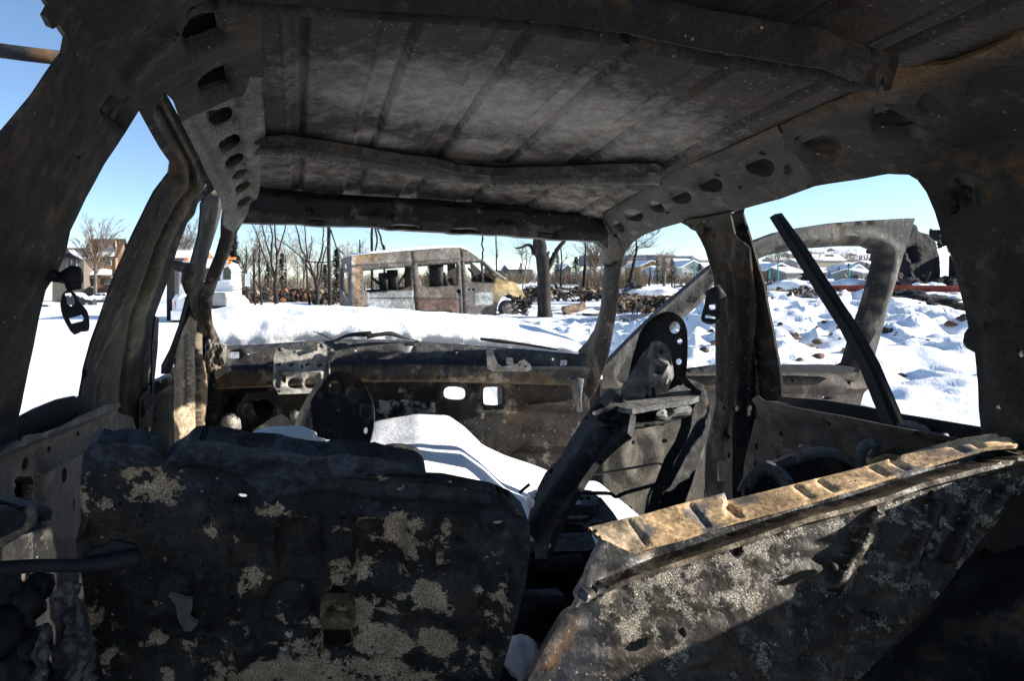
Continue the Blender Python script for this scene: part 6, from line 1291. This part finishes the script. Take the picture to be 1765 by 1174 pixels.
house('house with blue shaded roof at the right edge of the front window', 1212, 1240, 470, 462, 454, 160, (.4, .38, .35), SN)
house('white-roofed house on the rise at the right of the front window', 1206, 1236, 455, 448, 443, 300, (.4, .36, .3), SN)
house('brown gabled house with blue shaded snow roof behind the teal poles', 1322, 1368, 486, 466, 455, 130, (.20, .14, .09), SN, gable=True, wins=[(1350, 472, 4, 4)])
house('low grey house with a sloping snow roof left of the window bar', 1356, 1386, 486, 470, 461, 125, (.20, .19, .18), SN)
house('snow-roofed house right of the window bar', 1418, 1440, 480, 470, 462, 170, (.3, .27, .24), SN)
house('light blue gabled house right of the window bar', 1468, 1489, 478, 464, 457, 160, (.38, .46, .50), SN, gable=True, wins=[(1477, 468, 4, 4)])
house('low house with a white roof beside the burnt stove pipes', 1487, 1506, 480, 470, 464, 140, (.25, .24, .22), SN, wins=[(1494, 474, 6, 3)])
bigh = house('wide white-roofed house with three arched dormers on the hillside', 1408, 1456, 460, 449, 438, 260, (.28, .24, .2), SN)
for x in (1425, 1430, 1435):
    mb = MB(); mb.box(at(x, 440.5, 259), .9, .6, 1.0, tint=(.2, .17, .15)); mb.build('dormer', M['tint'], bigh)
hl_ = [(1310, 466, 1336, 458, 452, 240), (1334, 456, 1362, 448, 443, 300), (1375, 460, 1404, 452, 446, 250), (1456, 454, 1482, 447, 442, 300), (1478, 446, 1504, 440, 436, 360), (1362, 444, 1388, 438, 434, 380), (1400, 440, 1420, 435, 431, 420), (1440, 436, 1462, 431, 427, 460), (1484, 438, 1500, 434, 430, 440), (1500, 462, 1520, 455, 450, 240)]
names_ = ['snow-roofed hillside house above the brown gabled house', 'upper left hillside house under the door frame', 'hillside house left of the window bar', 'hillside house right of the three dormers', 'small hillside house above the stove pipes', 'small high house left of the window bar', 'tiny house high above the dormers', 'tiny house on the upper right slope', 'tiny house above the stove pipes near the ridge', 'hillside house half hidden by the open door edge']
for (x0, yb, x1, ye, yr, d), nm in zip(hl_, names_): house(nm, x0, x1, yb, ye, yr, d, (.34, .29, .25), SN, wins=[((x0 + x1) / 2, (yb + ye) / 2, 5, 2.5)])
# office block on the ridge
off = thing('office_building', at(1110, 455, 420), 'long low office building with dark glass bands on the ridge', 'office')
def oblock(nm, x0, x1, y0, y1, d, tint, par=off):
    mb = MB(); a, b = at(x0, y1, d), at(x1, y0, d); mb.box((a + b) / 2 + Vector((0, 8, 0)), b.x - a.x, 16, b.z - a.z, tint=tint); return mb.build(nm, M['tint'], par)
for (x0, x1, y0, y1, t_) in ((1014, 1080, 440, 458, (.14, .15, .17)), (1080, 1114, 439.5, 456, (.42, .36, .32)), (1114, 1147, 439.5, 460, (.12, .14, .17)), (1147, 1165, 440, 456, (.42, .40, .38)), (1165, 1196, 441.5, 457, (.34, .34, .35))):
    wl = oblock('wall', x0, x1, y0, y1, 420, t_); oblock('roof', x0 - .6, x1 + .6, y0 - 1.3, y0, 419.5, (.5, .5, .5), wl)
    for q in range(3 if t_[0] < .3 else 2): oblock('window', x0 + .8, x1 - .8, y0 + 2 + q * 4.6, y0 + 4.2 + q * 4.6, 419.6, (.04, .06, .09), wl)
# teal net poles
for x, y0, y1, d, lb in ((1197, 450, 486, 100, 'teal pole in front of the grey gabled house'), (1326, 459, 486, 95, 'left of the two teal poles before the brown gabled house'), (1341, 452, 490, 90, 'taller teal pole before the brown gabled house'), (1463, 458, 484, 95, 'teal pole left of the light blue house')):
    V_, F_ = tube([at(x, y1, d) - Vector((0, 0, .5)), at(x, y0, d)], [.10, .07], 8); b_ = at(x, y1, d); tag(mesh('net_pole', V_, F_, M['tint'], None, (.02, .22, .19), loc=b_), lb, 'pole')
# --- rubble and things in the snow --------------------------------------------
def rubble(x0, x1, y0, y1, n, sz, label, seed, tints=((.03, .027, .025), (.06, .05, .04), (.14, .09, .06), (.22, .17, .12), (.02, .02, .02)), pile=0, snowy=.25, d0=None, name='rubble'):
    """heap of broken pieces lying on the ground between two photo rows"""
    rnd = random.Random(seed); mb = MB(); n = int(n * 1.8); sz *= .68
    for i in range(n):
        px = rnd.uniform(x0, x1) if pile == 0 else (x0 + x1) / 2 + rnd.gauss(0, (x1 - x0) / 5); py = rnd.uniform(y0, y1)
        d = d0 if d0 else 1.35 * F / max(8, (py - CY))
        if d0: d = d0 * rnd.uniform(.93, 1.07)
        x = (px - CX) / F * d; z = (G(x, d) if name == 'rubble' else float(gz(x, d))) if not d0 else 1.35 + (CY - y1) / F * d0
        top = (y1 - py) / F * d if d0 else 0
        k = max(0, 1 - abs(px - (x0 + x1) / 2) / ((x1 - x0) / 2 + 1)) if pile else 1
        c = Vector((x, d, z + (top * k if d0 else sz * .3) + (rnd.random() * pile * k if not d0 else 0)))
        m = Matrix.Rotation(rnd.uniform(0, 6.28), 3, 'Z') @ Matrix.Rotation(rnd.gauss(0, .5), 3, 'X') @ Matrix.Rotation(rnd.gauss(0, .5), 3, 'Y')
        s = sz * rnd.uniform(.3, 1.3)
        if rnd.random() < .4: mb.box(c, s * rnd.uniform(1.5, 5), s * .3, s * .15, M=m, tint=rnd.choice(tints))
        else:
            V = [c + m @ Vector((a * s * rnd.uniform(.4, 1), b * s * rnd.uniform(.3, .8), e * s * rnd.uniform(.2, .6))) for a, b, e in ((-1, -1, -1), (1, -1, -1), (1, 1, -1), (-1, 1, -1), (-.7, -.8, 1), (.6, -.9, 1), (.8, .6, 1), (-.8, .7, 1))]
            mb.add(V, [(3, 2, 1, 0), (4, 5, 6, 7), (0, 1, 5, 4), (1, 2, 6, 5), (2, 3, 7, 6), (3, 0, 4, 7)], rnd.choice(tints))
    o = mb.build(name, M['rub'], None, kind='stuff', loc=wpos((x0 + x1) / 2, d0 or 1.35 * F / max(8, y1 - CY))); tag(o, label, 'rubble', None, 'stuff')
rubble(400, 470, 500, 520, 170, .45, 'burnt rubble strewn behind the truck', 1, d0=58)
rubble(470, 545, 500, 520, 190, .45, 'burnt rubble with rusty sheets under the forked trees', 2, ((.03, .027, .025), (.16, .07, .04), (.08, .05, .04), (.25, .12, .06), (.03, .03, .03)), d0=62)
rubble(540, 600, 500, 522, 130, .45, 'burnt rubble left of the van', 3, d0=52)
rubble(905, 950, 498, 516, 130, .35, 'tangle of burnt wreckage between the van and the large trunk', 4, d0=38)
rubble(945, 1045, 497, 516, 120, .28, 'charred debris right of the large trunk', 5, d0=40)
rubble(1062, 1170, 512, 536, 520, .16, 'brown pile of rubble in front of the front door opening', 6, ((.05, .04, .03), (.12, .08, .05), (.22, .15, .09), (.03, .027, .025), (.3, .24, .18)), d0=24)
rubble(1066, 1120, 486, 506, 220, .25, 'dark heap of debris at the foot of the leaning trunk', 7, pile=1, d0=40)
rubble(1135, 1215, 492, 508, 260, .22, 'dark heap of debris in front of the snowy field', 8, ((.04, .03, .025), (.12, .06, .04), (.02, .02, .02)), pile=1, d0=42)
rubble(1440, 1512, 478, 496, 260, .22, 'heap of broken boards left of the ruin', 9, ((.05, .04, .03), (.28, .22, .15), (.15, .11, .08), (.02, .02, .02)), pile=1, d0=27)
rubble(1305, 1350, 486, 500, 70, .22, 'charred scraps behind the middle pillar', 10, pile=1, d0=26)
rubble(1300, 1450, 498, 516, 60, .14, 'scattered charred scraps on the snow before the red beam', 11, d0=20)
rubble(1376, 1410, 468, 494, 120, .22, 'dark charred frame wreck behind the window bar', 12, ((.015, .015, .015), (.03, .03, .03)), pile=1, d0=27)
rubble(1541, 1700, 480, 500, 200, .3, 'black debris at the foot of the ruin', 13, ((.015, .015, .015), (.03, .028, .026), (.06, .05, .045)), d0=24)
for i, (px, py, s, t_, lb) in enumerate(((1450, 568, .14, (.20, .11, .07), 'reddish brown rock right of the window bar top'), (1370, 580, .15, (.16, .12, .09), 'grey brown rock, upper left of the rock cluster'), (1409, 584, .12, (.10, .08, .06), 'dark flat rock near the window bar'), (1396, 593, .17, (.30, .20, .12), 'tan rock in the middle of the rock cluster'),
                              (1411, 614, .12, (.12, .07, .05), 'brown stone low in the rock cluster'), (1379, 622, .08, (.12, .09, .07), 'small stone just above the open door sill'), (1461, 621, .14, (.28, .18, .10), 'flat tan chip beside the open door frame'), (1640, 569, .16, (.12, .07, .05), 'dark brown rock near the rear pillar'),
                              (1662, 565, .2, (.05, .04, .03), 'charred lump at the rear pillar edge'), (1554, 649, .09, (.05, .045, .04), 'small black stone right of the window bar'), (1232, 592, .10, (.22, .12, .08), 'reddish stone under the belt ring'), (1213, 615, .12, (.07, .05, .04), 'dark stone low under the belt ring'),
                              (1211, 588, .09, (.10, .07, .05), 'thin dark stone left of the belt ring'), (1528, 558, .16, (.02, .02, .02), 'black lump behind the open door edge'), (976, 543, .25, (.10, .08, .06), 'brown block in the snow right of the large trunk'), (905, 545, .25, (.06, .06, .06), 'grey block in the snow between van and large trunk'),
                              (1420, 556, .08, (.04, .03, .03), 'tiny dark stone above the rock cluster'), (1345, 560, .08, (.04, .035, .03), 'tiny dark stone near the door frame'), (1074, 596, .07, (.06, .05, .04), 'small stone in the snow beside the headrest plate'))):
    d = 1.35 * F / (py - CY); 
    for _ in range(12):
        x = (px - CX) / F * d; d = (1.35 - float(gz(x, d))) * F / (py - CY) * .5 + d * .5
    x = (px - CX) / F * d
    o = lump('rock', 0, 0, 0, s * .62, s * .42, s * .55, M['rub'], None, t_, i * 3 + 1, .5, 3, 1.6, loc=(x, d, float(gz(x, d)) + s * .12)); tag(o, lb, 'rock')
rubble(1290, 1690, 512, 660, 60, .05, 'small dark chips strewn over the lumpy snow right of the middle pillar', 31, name='debris')
rubble(1050, 1235, 530, 640, 40, .06, 'small dark chips strewn over the snow seen in the front door opening', 32, name='debris')
# fallen logs and planks
def log(pts, r, tint, label, name='log', cat_='log', n=7, flat=1, mat='rub'):
    P = [at(*p) for p in pts]; V, Fs = tube([Vector(v) for v in cat([tuple(p) for p in P], 3)] if len(P) > 2 else P, r, n, flat); o = mesh(name, V, Fs, M[mat], None, tint, loc=P[0]); tag(o, label, cat_)
log([(970, 535, 32), (985, 532, 32), (995, 531, 32), (1008, 526, 32)], [.12] * 4 + [.2] * 3 + [.34] * 3 if False else .2, (.26, .18, .12), 'split tan log lying in the snow right of the large trunk')
log([(1004, 542, 26), (1035, 543, 26)], .05, (.06, .05, .045), 'thin dark pole lying in the snow beside the right windscreen pillar')
log([(945, 496, 45), (1000, 499, 45)], .12, (.10, .09, .08), 'grey fallen trunk across the snow behind the large tree')
log([(1064, 524, 25), (1110, 522, 25), (1160, 516, 25)], .05, (.30, .20, .10), 'long tan board on top of the brown rubble pile', 'board', 'board')
log([(957, 490, 40), (963, 502, 40)], .08, (.03, .03, .03), 'short leaning charred stake right of the large trunk', 'stake', 'stake')
def beam(p0, p1, h, t, tint, label, name='steel_beam', cat_='beam'):
    a, b = at(*p0), at(*p1); d = (b - a); L = d.length; d.normalize(); s = Vector((0, 0, 1)).cross(d).normalized(); u = d.cross(s)
    mb = MB()
    for (o, hh, tt) in ((u * (h / 2), t * .25, t * 2), (Vector(), h, t * .35), (u * (-h / 2), t * .25, t * 2)):
        c0 = a + o; c1 = b + o; V = [c + s * (i * tt / 2) + u * (j * hh / 2) for c in (c0, c1) for i, j in ((-1, -1), (1, -1), (1, 1), (-1, 1))]
        mb.add(V, [(3, 2, 1, 0), (4, 5, 6, 7), (0, 1, 5, 4), (1, 2, 6, 5), (2, 3, 7, 6), (3, 0, 4, 7)], tint)
    o_ = mb.build(name, M['van'], None, loc=a); tag(o_, label, cat_)
beam((1416, 497, 20.5), (1660, 498, 19.0), .16, .12, (.20, .035, .025), 'long red painted steel beam lying across the snow before the ruin')
log([(1318, 500, 21), (1340, 500, 21), (1372, 500.5, 21)], .035, (.25, .20, .17), 'thin pale pipe lying on the snow left of the window bar', 'pipe', 'pipe')
log([(1370, 500, 21), (1371, 508, 20.8), (1372, 513, 20.6)], .08, (.03, .03, .03), 'black upright stub at the end of the pale pipe', 'pipe', 'pipe')
log([(1380, 503, 20.5), (1381, 495, 20.8), (1386, 494, 21), (1397, 500, 20.8), (1410, 505, 20.5)], .05, (.03, .025, .02), 'bent black pipe arching over the snow', 'pipe', 'pipe')
log([(1352, 512, 19.5), (1362, 509, 19.6), (1375, 512, 19.5), (1366, 514, 19.3)], .05, (.05, .045, .04), 'rusty wheel hub scrap in the snow', 'scrap', 'scrap')
log([(1406, 519, 18.5), (1412, 513, 18.7), (1420, 510, 18.9)], .05, (.22, .18, .13), 'short tan board sticking from the snow', 'board', 'board')
log([(1550, 508, 17.5), (1580, 514, 17), (1612, 522, 16.4), (1680, 531, 15.8)], .07, (.13, .11, .095), 'long grey timber lying across the black sheets', 'timber', 'timber', flat=1.2)
log([(1548, 504, 17.8), (1580, 508, 17.4), (1605, 516, 16.8)], .09, (.10, .08, .065), 'short grey timber beside the long one', 'timber', 'timber')
log([(1586, 522, 15.8), (1588, 540, 15.6)], .035, (.2, .15, .1), 'short broken stake under the grey timber', 'stake', 'stake')
sh_ = lump('charred_sheet', 1580, 522, 16.4, .75, .22, .5, M['rub'], None, (.015, .015, .017), 3, .6, 4, 1.6); tag(sh_, 'crumpled black sheet under the grey timber', 'sheet')
sh_ = lump('charred_sheet', 1625, 528, 16.2, .5, .16, .5, M['rub'], None, (.015, .015, .017), 9, .5, 4, 1.6); tag(sh_, 'black flat sheet at the rear pillar under the timber end', 'sheet')
sh_ = lump('charred_sheet', 1545, 516, 17.2, .45, .16, .5, M['rub'], None, (.02, .02, .022), 5, .6, 4, 1.6); tag(sh_, 'black heap behind the open door edge', 'sheet')
for i, (px, py, d, rx, rz, lb) in enumerate(((1368, 493, 23, .75, .28, 'broad smooth snow mound left of the window bar'), (1401, 496, 22.5, .6, .24, 'rounded snow mound behind the bent pipe'), (1587, 494, 21.5, .30, .16, 'small snow cap at the foot of the ruin, left one'), (1610, 493, 21.5, .32, .17, 'small snow cap at the foot of the ruin, right one'), (1572, 498, 21.2, .4, .16, 'sunlit snow patch at the foot of the ruin'),
                              (1632, 522, 16.6, .55, .22, 'rounded snow drift over the black sheet'), (1340, 512, 19.5, .5, .2, 'snow mound before the pale pipe'), (1466, 493, 25, .9, .3, 'snow-covered heap beside the broken boards'), (1605, 508, 17.6, .4, .10, 'flat snow patch on the timbers'), (1542, 523, 16.2, .6, .2, 'snow hump below the black heap'), (1190, 500, 38, .9, .3, 'bluish snow hump on the dark debris heap'), (1120, 501, 38, 1.6, .35, 'snow bank beside the leaning trunk'))):
    o = lump('snow_mound', px, py + 3, d, rx, rz, rx * .8, M['snow'], None, None, i + 20, .3, 4, 1.4); tag(o, lb, 'snow')
# --- burnt ruin on the right ------------------------------------------------------
ruin = thing('burnt_ruin', wpos(1620, 24), 'black collapsed ruin standing behind the open door', 'ruin')
RD = 24.0
RP = P3((1541, 480, 23.5), (1700, 480, 24.5), (1600, 400, 24.2))
sheet('wall', [(1541, 510), (1545, 490), (1552, 455), (1562, 420), (1572, 385), (1577, 389), (1582, 398), (1603, 405), (1611, 407), (1613, 420), (1614, 430), (1619, 440), (1621, 452), (1622, 512)], RP, M['rub'], ruin, [[(1566, 428), (1578, 424), (1582, 450), (1572, 455)]], step=5, tint=(.014, .014, .015), thick=.4, wob=.02, disp=lambda x, y: .08 * noise.noise(Vector((x * .06, y * .05, 0))), lip=(.1, 3))
sheet('wall', [(1619, 512), (1621, 440), (1626, 432), (1640, 425), (1720, 420), (1720, 515)], shift(RP, Vector((.2, -.6, 0))), M['rub'], ruin, step=6, tint=(.016, .016, .018), thick=.4, wob=.02)
sheet('roof_sheet', [(1578, 396), (1590, 402), (1604, 405), (1613, 407), (1611, 424), (1600, 425), (1588, 430), (1582, 412)], shift(RP, Vector((0, -.7, 0))), M['rub'], ruin, step=4, tint=(.012, .012, .012), thick=.05, disp=lambda x, y: .12 * math.sin(x * .5))
sheet('broken_plaster', [(1606, 425), (1612, 431), (1618, 437), (1623, 436), (1622, 450), (1619, 453), (1616, 443), (1609, 434)], shift(RP, Vector((0, -.8, 0))), M['tint'], ruin, step=4, tint=(.42, .38, .30), thick=.2, wob=.1)
V_, F_ = tube([at(1500, 432, 24), at(1522, 430, 24)], .22, 10, .5)
stv = thing('burnt_pipes', at(1510, 500, 24), 'group of burnt upright pipes with a round cap behind the open door frame', 'pipes')
mesh('cap', V_, F_, M['black'], stv)
for x0, x1, y0, y1, r in ((1505, 1509, 434, 496, .06), (1512, 1513, 434, 490, .06), (1518, 1518, 434, 480, .05), (1501, 1507, 462, 500, .07), (1503, 1500, 434, 450, .03)):
    V_, F_ = tube([at(x0, y0, 24), at(x1, y1, 24)], r, 8); mesh('pipe', V_, F_, M['black'], stv)
# ruined posts beside the middle pillar
log([(1311, 482, 26), (1325, 493, 26)], .04, (.3, .28, .25), 'thin pale post leaning behind the middle pillar', 'stake', 'stake')
log([(1388, 452, 27), (1392, 470, 27), (1396, 485, 27)], .10, (.02, .02, .02), 'charred leaning post behind the window bar', 'stake', 'stake')
